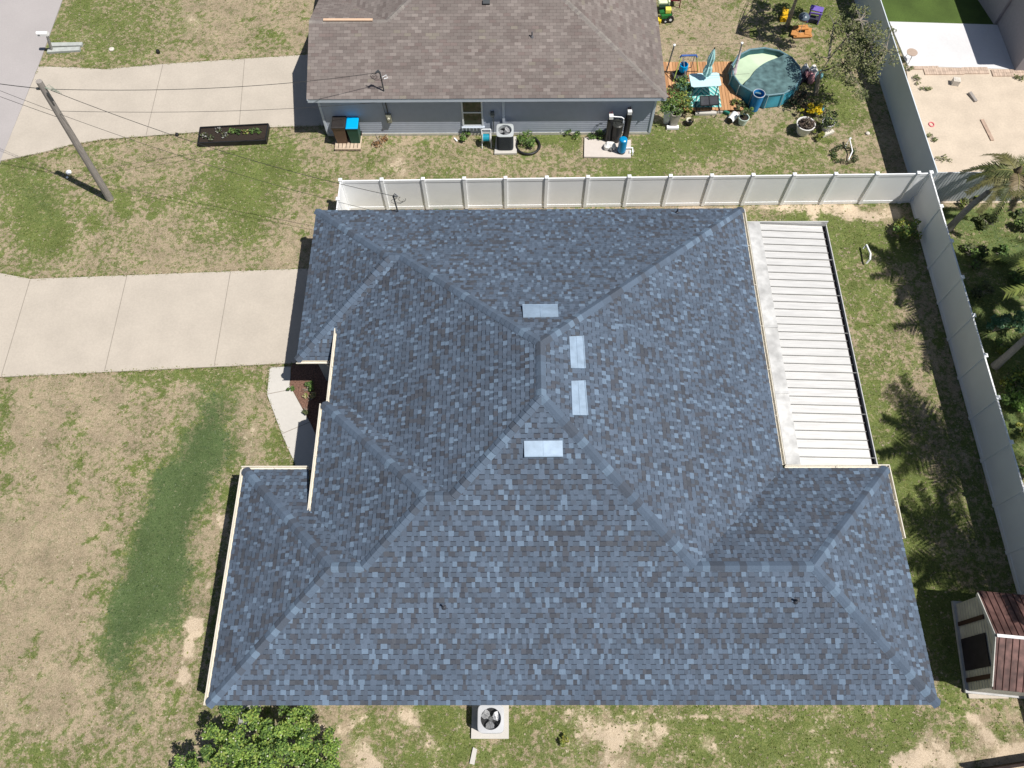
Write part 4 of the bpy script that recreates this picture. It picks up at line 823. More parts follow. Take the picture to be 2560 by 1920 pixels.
# patio table
t = thing('patio_table', 'pale blue rectangular patio table on the deck', 'table', (*W(1765, 222), .17)); z = .9; q = [P(1722, 184, z), P(1797, 181, z), P(1804, 214, z), P(1729, 218, z)]
mb = MB(); ins = []
for i in range(4):
    a, b, c = q[i-1], q[i], q[(i+1) % 4]; ins += [b.lerp(a, .07), b.lerp(c, .07)]
mb.prism([(p.x, p.y) for p in ins][::-1], z-.03, z); mb.build('tabletop', mat('pale_aqua', (.50, .72, .76), .35, .03), t)
cm = sum(q, Vector())/4
for p in q: mb = MB(); k = cm.lerp(p, .8); mb.tube([(k.x, k.y, .17), (k.x, k.y, z-.03)], .022, 6); mb.build('leg', DARKM, t)
def pot(name, lb, x, y, r, h, m, plant=None, seed=1, ns=160, pr_=None, sq=None, cat='planter', ph=.5, taper=.72):
    t = thing(name, lb, cat, (x, y, 0)); mb = MB(); mb.lathe(x, y, [(r*taper, 0), (r, h-.03), (r*1.05, h-.03), (r*1.05, h), (r*.93, h), (r*.9, h-.06)], 22, cap1=False, sq=sq); mb.build('pot', m, t)
    mb = MB(); mb.lathe(x, y, [(r*.9, h-.07), (.01, h-.06)], 16, cap0=False); mb.build('soil', SOIL, t)
    if plant:
        rn = R(seed); mb = MB(); pr_ = pr_ or r*1.1; cs = [(x+rn.uniform(-1, 1)*pr_*.6, y+rn.uniform(-1, 1)*pr_*.6, h+ph*rn.random()) for _ in range(max(3, ns//30))]
        clumps(mb, cs, rn, plant, 30, pr_*.4, .06); 
        for c in cs[:6]: mb.tube([(x, y, h-.05), (c[0], c[1], c[2])], .008, 4, col=(.12, .12, .04))
        mb.build('foliage', LEAF, t)
    return t
# closed umbrella
pc = W(1761, 208); b0 = P(1761, 200, .9); t = thing('closed_umbrella', 'tall folded aqua parasol standing through the pale blue table', 'umbrella', (b0.x, b0.y-.02, .17)); tpz = P(1786, 122, 2.5); Bz = Vector((b0.x, b0.y, .17)); Tz = tpz
mb = MB(); mb.tube([Bz, Tz], .022, 8); mb.build('pole', mat('umbrella_pole', (.35, .38, .4), .4), t); mb = MB(); rn = R(2)
axd = (Tz-Bz).normalized(); a1 = axd.orthogonal().normalized(); a2 = axd.cross(a1); v = []; n = 16
prf = [(.38, .055), (.42, .17), (.50, .21), (.60, .17), (.64, .12), (.70, .15), (.80, .16), (.92, .09), (1.0, .025)]
for s_, r_ in prf:
    c = Bz.lerp(Tz, s_)
    for j in range(n): rr = r_*(1.0 if j % 2 else .68); v.append(c+a1*rr*math.cos(2*math.pi*j/n)+a2*rr*math.sin(2*math.pi*j/n))
mb.add(v, [(i*n+j, i*n+(j+1) % n, (i+1)*n+(j+1) % n, (i+1)*n+j) for i in range(len(prf)-1) for j in range(n)]+[tuple(range(n-1, -1, -1)), tuple(range((len(prf)-1)*n, len(prf)*n))]); mb.build('canopy', mat('aqua_canvas', (.42, .68, .68), .8, .12, 4), t)
mb = MB(); mb.lathe(Tz.x, Tz.y, [(.03, Tz.z), (.02, Tz.z+.08)], 8); mb.build('finial', BLACK, t)
# black bench table in front
z = .6; q = [P(1750, 241, z), P(1795, 239, z), P(1797, 261, z), P(1752, 264, z)]; cm = sum(q, Vector())/4; t = thing('glass_coffee_table', 'low black framed table with two dark glass panels on the rug edge', 'table', (cm.x, cm.y, .17)); mb = MB()
for i in range(4): mb.beam(q[i]+Vector((0, 0, -.01)), q[(i+1) % 4]+Vector((0, 0, -.01)), .045, .03)
mb.beam(q[0].lerp(q[1], .5), q[3].lerp(q[2], .5), .03, .03); mb.build('frame', BLACK, t)
for s0, s1 in ((.02, .48), (.52, .98)): mb = MB(); v = [q[0].lerp(q[1], s0), q[0].lerp(q[1], s1), q[3].lerp(q[2], s1), q[3].lerp(q[2], s0)]; v = [p+Vector((0, 0, -.004)) for p in v]; mb.add(v, [(0, 1, 2, 3)]); mb.build('glass_panel', mat('smoked_glass', (.06, .06, .065), .15, .1, spec=.6), t)
for sx in (-1, 1): mb = MB(); x = cm.x+sx*.48; mb.tube([(x, cm.y+.5, z-.05), (x+.04*sx, cm.y+.2, .2), (x+.05*sx, cm.y-.3, .2), (x, cm.y-.5, .32), (x-.03*sx, cm.y-.42, z-.05)], .02, 6); mb.build('leg', BLACK, t)
# toddler swing
t = thing('toddler_swing', 'toddler swing with a blue bucket seat and a green and blue frame', 'swing', (*W(1710, 190), .17)); zt = 1.35
TL = P(1704, 139, zt); TR = P(1741, 138, zt); mb = MB(); mb.tube([TL+Vector((-.04, 0, -.1)), TL, TR, TR+Vector((.04, 0, -.1))], .045, 8); mb.build('top_bar', mat('swing_blue', (.05, .12, .38), .4), t)
for a, b, c in (((1683, 205), TL, 0), ((1745, 178), TR, 0), ((1715, 203), TL.lerp(TR, .1), 1), ((1728, 168), TR.lerp(TL, .1), 1)): g = P(*a, .17); mb = MB(); mb.tube([g, b], .022, 6); mb.build('leg', mat('swing_lime', (.42, .55, .12), .5) if not c else mat('swing_grey', (.4, .4, .42), .4, metal=.3), t)
s = P(1708, 172, .6); mb = MB(); mb.lathe(s.x, s.y, [(.05, .46), (.17, .50), (.21, .62), (.20, .85), (.16, .85), (.15, .65)], 14, cap1=False); mb.build('seat', mat('seat_blue', (.0, .30, .62), .35), t)
mb = MB(); mb.tube([s+Vector((-.15, 0, .22)), TL.lerp(TR, .25)], .008, 4); mb.tube([s+Vector((.15, 0, .22)), TL.lerp(TR, .75)], .008, 4); mb.build('rope', mat('rope', (.4, .35, .1), .8), t)
o = MB(); q = [P(1678, 190, .18), P(1690, 181, .18), P(1716, 184, .18), P(1714, 203, .18), P(1684, 204, .18)]; o.prism([(p.x, p.y) for p in q][::-1], .1715, .35); o = o.build('storage_mat', mat('mat_black', (.03, .032, .035), .7, .3)); tag(o, 'folded dark mat under the swing', 'mat')
# clotheslines
CL = []
for u0, v0, u1, v1, z, lb in ((1664, 184, 1686, 113, 2.0, 'left clothesline post by the deck corner'), (1831, 199, 1855, 108, 2.2, 'clothesline post between deck and pool')):
    a = P(u0, v0, 0); b = P(u1, v1, z); t = thing('clothesline_post', lb, 'post', (a.x, a.y, 0)); mb = MB(); mb.tube([a, b], .035, 7); mb.build('pole', WOOD, t); mb = MB(); mb.lathe(b.x, b.y, [(.05, z-.03), (.06, z+.03), (.01, z+.06)], 8); mb.build('cap', WHITEV, t); CL.append(b)
wire(CL[0], CL[1], .04, 'clothesline strung between the two posts', .006)
a = P(1833, 188, .5); b = P(1852, 128, 1.7); t = thing('beach_umbrella', 'pinkish folded parasol leaning at the pool edge', 'umbrella', (a.x, a.y, 0)); mb = MB(); mb.tube([P(1828, 200, 0), b+Vector((0, 0, .1))], .014, 6); mb.build('pole', mat('pole_white', (.6, .6, .6), .4), t)
mb = MB(); pts = [a.lerp(b, k/6) for k in range(7)]; mb.tube(pts, [.10, .12, .07, .055, .06, .04, .02], 9); mb.build('canopy', mat('pink_canvas', (.62, .52, .55), .8, .2, 8), t)
c3 = P(1874, 184, .9); wire(P(1640+100, 190, 1.2), c3, .02, 'thin line stretched from the deck over the pool', .005)
# pool
zc = .74; pc_ = P(1916, 178, zc); t = thing('frame_pool', 'round above-ground pool with a teal liner and pale green water', 'pool', (pc_.x, pc_.y, 0)); n = 14; RR = 1.52
def prg(r, z, k=n, ph=.15): return [(pc_.x+r*1.03*math.cos(2*math.pi*i/k+ph), pc_.y+r*.98*math.sin(2*math.pi*i/k+ph), z) for i in range(k)]
mb = MB(); v = prg(RR*1.02, 0)+prg(RR, zc); mb.add(v, [(i, (i+1) % n, n+(i+1) % n, n+i) for i in range(n)]); mb.build('wall', mat('pool_teal', (.05, .27, .37), .45, .2, 2, var2=.35), t)
mb = MB(); v = prg(RR*.985, zc-.02)+prg(RR*.97, .1); mb.add(v, [(i, n+i, n+(i+1) % n, (i+1) % n) for i in range(n)]); mb.build('liner', mat('liner_teal', (.04, .13, .15), .6, .2, 3), t)
mb = MB(); q = prg(RR, zc+.0); mb.tube(q+[q[0]], .042, 8, cap=False); mb.build('rim', mat('rim_teal', (.12, .22, .26), .45, .15), t)
for i in range(n):
    mb = MB(); a = prg(RR*1.045, 0)[i]; b = prg(RR*1.03, zc)[i]; mb.tube([a, b], .022, 5); mb.build('upright', mat('upright_pale', (.35, .5, .52), .4), t)
mb = MB(); mb.add(prg(RR*.975, .46, 28), [tuple(range(28))]); mb.build('water', mat('pool_water', (.50, .62, .44), .12, .06, 1.2, spec=.5, var2=.12, scale2=.9), t)
# dark sheet painting in tree shadow and reflection over the right water
mb = MB(); rn = R(6); ring = []
for k in range(0, 24):
    a = -math.pi*.78+k/23*math.pi*1.06; ring.append((pc_.x+RR*1.0*math.cos(a), pc_.y+RR*.96*math.sin(a), zc+.02))
inner = []
for k in range(0, 24):
    s_ = k/23; m = Vector(ring[0]).lerp(Vector(ring[-1]), s_); m += Vector((.10*math.sin(s_*9)*math.sin(s_*3.14)-.22*math.sin(s_*3.14), .22*math.sin(s_*3.14)+.07*math.sin(s_*11), -.20*math.sin(s_*3.14)-.02)); inner.append(m)
v = ring+inner; mb.add(v, [(i, i+1, 25+i, 24+i) for i in range(23)]); mb.build('surface_tone', mat('pool_shade_teal', (.10, .17, .175), .3, .45, 3.2, spec=.6, bump=.4), t)
# around the pool and deck: barrel, buckets, pots, flowers
x, y = W(1884, 272); t = thing('blue_barrel', 'tall open blue plastic barrel beside the pool', 'barrel', (x, y, 0)); mb = MB(); h = .92; mb.lathe(x, y, [(.21, 0), (.24, .3), (.265, h)], 24, cap1=False); mb.lathe(x, y, [(.245, h), (.2, .12)], 24, cap0=False); mb.build('body', mat('barrel_blue', (.01, .21, .5), .35, .06), t); mb = MB(); mb.tube([(x+.262*math.cos(2*math.pi*i/24), y+.262*math.sin(2*math.pi*i/24), h) for i in range(25)], .018, 6, cap=False); mb.build('rim', mat('rim_grey', (.42, .46, .5), .4), t)
x, y = W(1826, 303); t = thing('white_bucket', 'white bucket tipped on its side right of the deck', 'bucket', (x, y, 0)); mb = MB(); mb.tube([(x-.08, y-.12, .17), (x+.2, y+.2, .2)], [.15, .18], 18, cap=False); mb.build('body', WHITEV, t); mb = MB(); mb.tube([(x-.09, y-.13, .17), (x-.07, y-.11, .17)], .148, 18); mb.build('opening', BLACK, t)
x, y = W(1855, 308); pot('pale_green_pot', 'pale mint bucket planter with a dark seedling', x, y, .23, .38, mat('mint', (.55, .66, .60), .5), OLIVE, 5, 90, ph=.3, cat='planter')
x, y = W(1666, 305); pot('tall_white_planter', 'tall tapered white planter with a big leafy shrub at the house corner', x, y, .24, .85, mat('planter_white', (.62, .64, .64), .5, .05), GR, 7, 420, .55, ph=.9, taper=.6)
x, y = W(1683, 313); pot('square_planter', 'square taupe planter right of the tall white planter', x, y, .21, .78, mat('planter_taupe', (.46, .42, .37), .6, .05), OLIVE+GR, 8, 120, .3, sq=.75, ph=.3, taper=.72)
o = MB(); x, y = W(1682, 320); o.box(x-.28, x+.25, y-.1, y+.08, 0, .1); o = o.build('white_tray', WHITEV); tag(o, 'low white tray at the foot of the taupe planter', 'tray')
x, y = W(1722, 310); pot('black_pot', 'small black pot with a cream saucer on the lawn near the deck', x, y, .17, .22, BLACK, [(.2, .18, .1)], 9, 40, .15, ph=.3)
mb = MB(); mb.lathe(x-.02, y+.04, [(.14, .225), (.13, .24), (.001, .24)], 16); o = mb.build('cream_saucer', mat('cream_cer', (.7, .66, .55), .5)); tag(o, 'cream saucer resting on the small black pot', 'saucer')
x, y = W(1702, 285); bush('potted_shrub', 'yellow-green shrub spilling over the deck corner', 'shrub', x, y+.3, .6, .7, 17, YEL+GR, 640, .07)
x, y = W(1690, 232); bush('deck_shrub', 'tall blue-green shrub between the house corner and the rug', 'shrub', x+.2, y-.2, .45, 1.0, 18, GR+[(.06, .13, .09), (.1, .2, .14)], 520, .07)
for k, (u, v, r_, pal, lb) in enumerate(((1838, 262, .28, OLIVE+YEL, 'scruffy potted plant left of the blue barrel'), (1850, 276, .25, OLIVE, 'low grey-green plant between buckets and barrel'), (1867, 292, .3, GR, 'leafy plant beside the mint bucket'))):
    x, y = W(u, v); bush('pot_plant', lb, 'plant', x, y, r_, .45, 80+k, pal, 200, .05)
for k, (u, v, sx, sy, sz, c, lb) in enumerate(((1840, 288, .3, .16, .12, (.42, .36, .35), 'taupe plastic crate behind the tipped bucket'), (1848, 240, .34, .06, .12, (.6, .6, .58), 'white plank box at the pool foot'), (1815, 284, .12, .3, .12, (.02, .16, .12), 'dark green watering can beside the deck'), (1866, 250, .2, .12, .16, (.6, .6, .58), 'small white tub beside the barrel'), (2022, 314, .0, .0, .0, None, ''))):
    if c: x, y = W(u, v); mb = MB(); mb.obox((x, y, sz/2), (sx, sy, sz), rz=.5*k); mb.obox((x, y, sz+.012), (sx*.8, sy*.8, .02), rz=.5*k, col=c); o = mb.build('garden_box', mat('box_'+str(k), c, .6, .1)); tag(o, lb, 'box')
# laundry heap
x, y = W(2022, 200); t = thing('laundry_heap', 'heap of white, pink and black cloth right of the pool', 'cloth pile', (x, y, 0)); rn = R(21)
for nm, cc, cnt, dx, dy in (('white_cloth', (.62, .68, .70), 9, .05, .35), ('pink_cloth', (.62, .32, .34), 3, -.15, .05), ('black_bag', (.03, .03, .05), 6, -.25, .0), ('teal_cloth', (.2, .42, .46), 3, .2, .1)):
    mb = MB()
    for k in range(cnt):
        px_, py_ = x+dx+rn.uniform(-.28, .28), y+dy+rn.uniform(-.25, .25); r_ = .10+.08*rn.random(); mb.lathe(px_, py_, [(r_, 0), (r_*1.1, .15), (r_*.6, .3+.15*rn.random()), (.01, .36+.15*rn.random())], 8, rz=k)
    mb.build(nm, mat(nm, cc, .85, .25, 14), t)
# big flower planters
x, y = W(2006, 330); pot('white_tub_planter', 'large round white tub planter with dead stalks', x, y, .40, .52, mat('tub_white', (.72, .71, .69), .5, .04), [(.14, .10, .08), (.2, .16, .12), (.09, .07, .06)], 31, 260, .42, ph=.35, taper=.66)
x, y = W(2062, 325); pot('white_cone_planter', 'smaller white conical planter with dark leaves right of the big tub', x, y, .27, .5, mat('tub_white2', (.62, .62, .63), .5, .06), [(.035, .06, .025), (.06, .10, .04), (.2, .24, .08)], 32, 320, .42, ph=.3, taper=.5)
x, y = W(2028, 283); bush('yellow_flowers', 'bright yellow flowering plant behind the big white tub', 'flowers', x, y, .38, .55, 33, [(.82, .62, .01), (.72, .52, .02), (.85, .7, .05), (.82, .62, .01), (.1, .16, .03)], 620, .06)
x, y = W(1998, 292); bush('yellow_sprig', 'small sprig with two yellow blooms left of the tub rim', 'flowers', x, y, .2, .5, 34, [(.5, .42, .03), (.12, .18, .04), (.3, .34, .06)], 90, .05)
x, y = W(2042, 342); bush('tray_plant', 'lime plant in a low tray in front of the planters', 'plant', x, y, .3, .3, 35, YEL, 260, .05)
mb = MB(); x, y = W(2068, 336); mb.obox((x, y, .06), (.6, .16, .12), rz=.45); o = mb.build('stone_trough', mat('pale_trough', (.6, .57, .5), .8, .2, 10)); tag(o, 'narrow pale trough beside the lime tray plant', 'trough')
mb = MB(); x, y = W(2050, 272); mb.lathe(x, y, [(.17, 0), (.16, .12), (.05, .2)], 9, sq=.5); o = mb.build('aqua_bag', mat('aqua_plastic', (.22, .58, .62), .4, .15, 12)); tag(o, 'crumpled aqua bag beside the yellow flowers', 'bag')
x, y = W(1995, 270); bush('shade_plants', 'dark reddish ground plants between the pool and the yellow flowers', 'plants', x, y+.3, .6, .35, 36, [(.05, .05, .03), (.09, .06, .04), (.04, .07, .03), (.14, .09, .06)], 520, .07)
# lawn fittings
x, y = W(2110, 388); mb = MB(); mb.tube([P(2112, 369, .02), P(2124, 347, .30), P(2131, 378, .2), P(2120, 402, .03)], .028, 7); mb.tube([P(2124, 347, .30), P(2128, 345, .32)], .04, 7); o = mb.build('pvc_sprinkler', WHITEV); tag(o, 'bent white pipe frame standing in the lawn by the fence corner', 'pipe')
t = MB(); rn = R(55); cs = [(x+.5*math.cos(a)+rn.uniform(-.07, .07), y+.42*math.sin(a)+rn.uniform(-.07, .07), .08) for a in [k*.33 for k in range(19)]]; clumps(t, cs, rn, [(.04, .07, .02), (.06, .10, .03), (.1, .09, .05)], 22, .13, .05); o = t.build('weed_ring', LEAF); tag(o, 'dark ring of weeds around the bent white pipe', 'weeds')
mb = MB(); mb.tube([P(2166, 612, .25), P(2176, 634, .35), P(2175, 648, .3), P(2166, 658, .1)], .04, 7); mb.tube([P(2166, 612, .25), P(2158, 622, .12)], .03, 6); o = mb.build('pvc_riser', WHITEV); tag(o, 'white plastic riser pipe on the lawn right of the patio roof', 'pipe')
blob('pale_stone', 'pale stone on the lawn beside the shaded fence', 'stone', 2169, 334, .1, .07, ROCK)
mb = MB(); mb.beam((*W(1136, 346), .03), (*W(1143, 354), .03), .06, .03); o = mb.build('white_stake', WHITEV); tag(o, 'short white stake lying near the window', 'stake')
# top-centre toys
x, y = W(1668, 52); t = thing('toy_tractor', 'green and yellow ride-on toy tractor beside the brown roof', 'toy', (x, y, 0)); TG = mat('toy_green', (.02, .13, .03), .4); TY = mat('toy_yellow', (.75, .55, .03), .4); mb = MB(); mb.obox((x-.1, y, .3), (.5, .22, .16), rz=.2); mb.obox((x-.32, y+.1, .42), (.22, .2, .1), rz=.2); mb.build('body', TG, t); mb = MB(); mb.obox((x-.02, y+.14, .5), (.26, .26, .18)); mb.build('seat', mat('toy_pale_yellow', (.75, .68, .12), .4), t)
for dx, dy, r_ in ((.12, -.1, .17), (-.12, -.14, .11), (.08, .28, .17)): mb = MB(); mb.tube([(x+dx, y+dy-.05, r_), (x+dx, y+dy+.05, r_)], r_, 14); w_ = mb.build('wheel', BLACK, t); mb = MB(); mb.tube([(x+dx, y+dy-.056, r_), (x+dx, y+dy-.05, r_)], r_*.4, 10); mb.build('hubcap', WHITEV, w_)
mb = MB(); mb.obox((x-.42, y-.12, .12), (.2, .28, .16), rz=-.4); mb.build('loader', TY, t)
x, y = W(1657, 22); t = thing('toy_wagon', 'cream and dark green toy wagon bed beside the brown roof', 'toy', (x, y, 0)); TC = mat('toy_cream', (.68, .75, .5), .5); mb = MB(); mb.box(x-.25, x+.25, y-.12, y+.1, .3, .42); mb.box(x-.28, x-.2, y-.1, y+.35, .3, .5); mb.box(x+.2, x+.28, y-.14, y+.3, .3, .5); mb.build('rails', TC, t); mb = MB(); mb.box(x-.24, x+.24, y-.35, y-.13, 0, .36); mb.build('bed', mat('wagon_green', (.01, .03, .015), .6), t)
x, y = W(1684, 12); t = thing('red_chair', 'dark red plastic chair at the top edge beside the wagon', 'chair', (x, y, 0)); MR = mat('maroon_plastic', (.12, .012, .025), .45); mb = MB(); mb.box(x-.22, x+.22, y-.2, y+.25, .36, .4); mb.build('seat', MR, t); mb = MB(); mb.tube([(x-.24, y+.25, .6), (x-.24, y-.2, .6), (x-.26, y-.22, 0)], .03, 6); mb.tube([(x+.24, y+.25, .6), (x+.24, y-.2, .6), (x+.26, y-.22, 0)], .03, 6); mb.build('arm', MR, t); mb = MB(); mb.box(x-.22, x+.22, y+.25, y+.3, .4, .85); mb.build('backrest', MR, t)
# play corner
x, y = W(2030, 52); t = thing('purple_playhouse', 'small purple toy house frame with an open side', 'toy house', (x, y, 0)); PP = mat('toy_purple', (.16, .11, .42), .5)
for i, (dx, dy) in enumerate(((-.26, -.1), (.22, -.24), (.3, .08), (-.16, .24))): mb = MB(); mb.box(x+dx-.025, x+dx+.025, y+dy-.025, y+dy+.025, 0, .56); mb.build('post', PP, t)
mb = MB(); mb.obox((x+.05, y+.1, .6), (.62, .27, .05), rz=-.38, rx=.3); mb.obox((x+.0, y-.17, .54), (.56, .04, .08), rz=-.25); mb.build('roof', PP, t); mb = MB(); mb.obox((x+.02, y-.0, .1), (.5, .34, .15), rz=-.25); mb.build('base', mat('toy_dark', (.04, .04, .06), .6), t)
x, y = W(1960, 42); mb = MB(); mb.obox((x, y, .18), (.3, .75, .06), rz=-.25, ry=.35); mb.obox((x-.1, y-.25, .1), (.3, .2, .2)); o = mb.build('yellow_slide', mat('slide_yellow', (.62, .36, .01), .45, .12)); tag(o, 'yellow plastic slide in the tree shade', 'slide')
rn = R(14)
for k, (u, v, lx, rz, lb) in enumerate(((2005, 90, .9, .05, 'long orange board along the front of the grill base'), (2019, 82, .5, 1.3, 'orange board on the right of the grill base'), (1985, 86, .45, 1.2, 'orange board on the left of the grill base'), (2000, 75, .7, .1, 'orange board under the blue grill'))):
    x, y = W(u, v); mb = MB(); mb.obox((x, y, .05+.03*k), (lx, .3, .05), rz=rz); o = mb.build('plywood_board', mat('orange_ply', (.48, .22, .07), .8, .2)); tag(o, lb, 'board')
x, y = W(1997, 78); t = thing('kettle_grill', 'slate blue kettle grill standing on orange boards', 'grill', (x, y, .15)); z = .62; mb = MB(); mb.lathe(x, y+.02, [(.08, z), (.22, z+.06), (.27, z+.18), (.26, z+.2), (.18, z+.3), (.02, z+.34)], 18); mb.build('kettle', mat('grill_slate', (.10, .135, .17), .3, .05), t, smooth=True)
for k in range(3): a = k*2.09+.4; mb = MB(); mb.tube([(x+.12*math.cos(a), y+.12*math.sin(a), z+.05), (x+.3*math.cos(a), y+.3*math.sin(a), .15)], .012, 5); mb.build('leg', mat('alu_leg', (.5, .5, .5), .3, metal=.6), t)
# north-east lot clutter
def bricks(u0, v0, u1, v1, lb):
    a = W(u0, v1); b = W(u1, v0); t = thing('brick_row', lb, 'bricks', ((a[0]+b[0])/2, (a[1]+b[1])/2, 0), 'brick paver strips along the patio'); rn = R(u0); mb = MB(); y = a[1]
    while y < b[1]-.05:
        x = a[0]
        while x < b[0]-.04: c = rn.uniform(.85, 1.1); mb.box(x, x+.1, y, y+.2, 0, .05+.006*rn.random(), col=(.50*c, .39*c, .31*c)); x += .108
        y += .21
    mb.build('brick', mat('paver', attr=True, rough=.9, var=.1), t)
bricks(2312, 176, 2408, 188, 'longest brick paver strip along the patio edge'); bricks(2409, 173, 2466, 186, 'middle brick paver strip along the patio edge'); bricks(2482, 178, 2556, 192, 'rightmost brick paver strip along the patio edge'); bricks(2278, 170, 2345, 175, 'leftmost thin brick paver strip by the fence')
x, y = W(2386, 210); mb = MB(); mb.obox((x, y, .14), (.3, .28, .28), rz=-.2); mb.obox((x, y, .285), (.2, .18, .02), rz=-.2); o = mb.build('concrete_block', ROCK); tag(o, 'pale concrete block standing on the sand', 'block')
x, y = W(2430, 245); mb = MB(); mb.obox((x, y, .06), (.14, .55, .1), rz=.35, rx=.1); o = mb.build('driftwood', WOOD); tag(o, 'short grey log lying on the sand', 'log')
x, y = W(2467, 326); mb = MB(); mb.obox((x, y, .03), (.15, 1.25, .05), rz=.12); o = mb.build('old_board', mat('faded_board', (.42, .31, .24), .85, .2)); tag(o, 'long faded plank lying on the sand', 'plank')
x, y = W(2328, 312); mb = MB(); mb.tube([(x+.11*math.cos(a*.42), y+.13*math.sin(a*.42), .03) for a in range(16)], .022, 6); o = mb.build('pink_ring', mat('pink_toy', (.75, .16, .2), .5)); tag(o, 'small pink toy ring on the sand by the fence', 'toy')
x, y = W(2268, 153); t = thing('round_stool', 'small round tan stool on thin legs at the patio edge', 'stool', (x, y, .03)); mb = MB(); mb.lathe(x, y, [(.24, .50), (.25, .53), (.001, .54)], 20); mb.build('seat', mat('stool_tan', (.40, .31, .25), .7, .1), t)
for k in range(3): a = k*2.1+.5; mb = MB(); mb.tube([(x+.12*math.cos(a), y+.12*math.sin(a), .5), (x+.2*math.cos(a), y+.2*math.sin(a), .03)], .01, 5); mb.build('leg', DARKM, t)
for k, (u, v, r_, lb) in enumerate(((2290, 200, .35, 'weed patch in the sand just below the paver strip'), (2312, 222, .28, 'bright weed tuft in the sand by the fence'), (2333, 345, .3, 'straggly weed beside the fence base in the sand'), (2545, 198, .35, 'weeds at the right end of the paver strips'), (2355, 400, .4, 'thin weeds at the sand corner by the fences'), (2270, 172, .25, 'green weed at the patio corner'))):
    x, y = W(u, v); bush('sand_weed', lb, 'weeds', x, y, r_, .15, 120+k, [(.2, .22, .09), (.12, .17, .05), (.28, .27, .14)], 90, .05)
# ------------------------------------------------------------------ trees and palms
def tree(name, label, base, limbs, cens, seed, pal, n, rad, ls, r0=.065, flat=.3):
    t = thing(name, label, 'tree', (base[0], base[1], 0)); rn = R(seed); mb = MB()
    for l in limbs:
        k = len(l); mb.tube(l, [r0*(1-.75*i/(k-1)) for i in range(k)], 8)
    for c in cens:
        src = min((p for l in limbs for p in l[1:]), key=lambda p: (Vector(p)-Vector(c)).length); s_ = Vector(src); e_ = Vector(c); m = s_.lerp(e_, .5)+Vector((rn.uniform(-.1, .1), rn.uniform(-.1, .1), .12)); mb.tube([s_, m, e_], [.022, .014, .005], 5)
        for _ in range(3): mb.tube([e_, e_+Vector((rn.uniform(-1, 1), rn.uniform(-1, 1), rn.uniform(-.3, .6)))*rad], [.006, .003], 4)
    mb.build('trunk', BARK, t); mb = MB(); clumps(mb, cens, rn, pal, n, rad, ls, flat, .7); mb.build('crown', LEAF, t); return t
b0 = W(2036, 238); rn = R(77)
L1 = [(b0[0], b0[1], 0), tuple(P(2045, 190, 1.2)), tuple(P(2075, 145, 2.0)), tuple(P(2120, 90, 3.0)), tuple(P(2150, 50, 3.6))]
L2 = [(b0[0]+.12, b0[1]+.05, 0), tuple(P(2050, 180, 1.3)), tuple(P(2110, 160, 2.1)), tuple(P(2170, 120, 2.7)), tuple(P(2215, 125, 3.0))]
L3 = [tuple(P(2072, 147, 2.0)), tuple(P(2078, 100, 2.5)), tuple(P(2085, 60, 3.0))]
cs = []
for u, v, z, k in ((2150, 40, 3.7, 3), (2120, 60, 3.4, 5), (2150, 80, 3.2, 6), (2175, 60, 3.3, 5), (2185, 110, 3.1, 6), (2160, 130, 2.8, 7), (2120, 110, 3.0, 5), (2140, 150, 2.7, 7), (2180, 150, 2.7, 5), (2100, 175, 2.3, 5), (2135, 195, 2.2, 6), (2160, 225, 1.9, 3), (2090, 50, 3.0, 3), (2075, 90, 2.6, 3), (2215, 85, 3.1, 2), (2210, 125, 3.0, 3), (2230, 135, 3.0, 2), (2150, 25, 3.7, 2), (2200, 160, 2.6, 3), (2170, 185, 2.3, 4), (2110, 145, 2.6, 4), (2060, 160, 2.0, 2)):
    for _ in range(k): cs.append(tuple(P(u+rn.uniform(-20, 20), v+rn.uniform(-18, 18), z+rn.uniform(-.3, .3))))
tree('olive_tree', 'sparse olive-green tree leaning over the shaded fence beside the pool', b0, [L1, L2, L3], cs, 78, [(.12, .145, .05), (.17, .19, .075), (.075, .095, .035), (.25, .26, .12)], 44, .27, .062, flat=.45)
b1 = W(1968, 64); L1 = [(b1[0], b1[1], 0), tuple(P(1979, 30, 1.1)), tuple(P(1992, -5, 2.2)), tuple(P(2003, -60, 3.7))]; cs = []
for cx, cy in ((1893, 20), (1925, 55), (1960, 20), (1900, 90), (1880, 60), (1940, 100), (1965, 110), (1875, -10), (1930, -20), (1985, 30), (1908, 8), (1950, 75), (1895, 50)):
    for _ in range(4):
        g = P(cx+rn.uniform(-14, 14), cy+rn.uniform(-12, 12), 0); z = rn.uniform(3.9, 4.7); cs.append((g.x+.4877*z, g.y-.205*z+.0, z))
tree('yard_tree', 'dark tree at the top edge casting dappled shade beyond the pool', b1, [L1], [c for c in cs if px_of(c[0], c[1]) and True], 79, OLIVE, 60, .3, .085, .12)
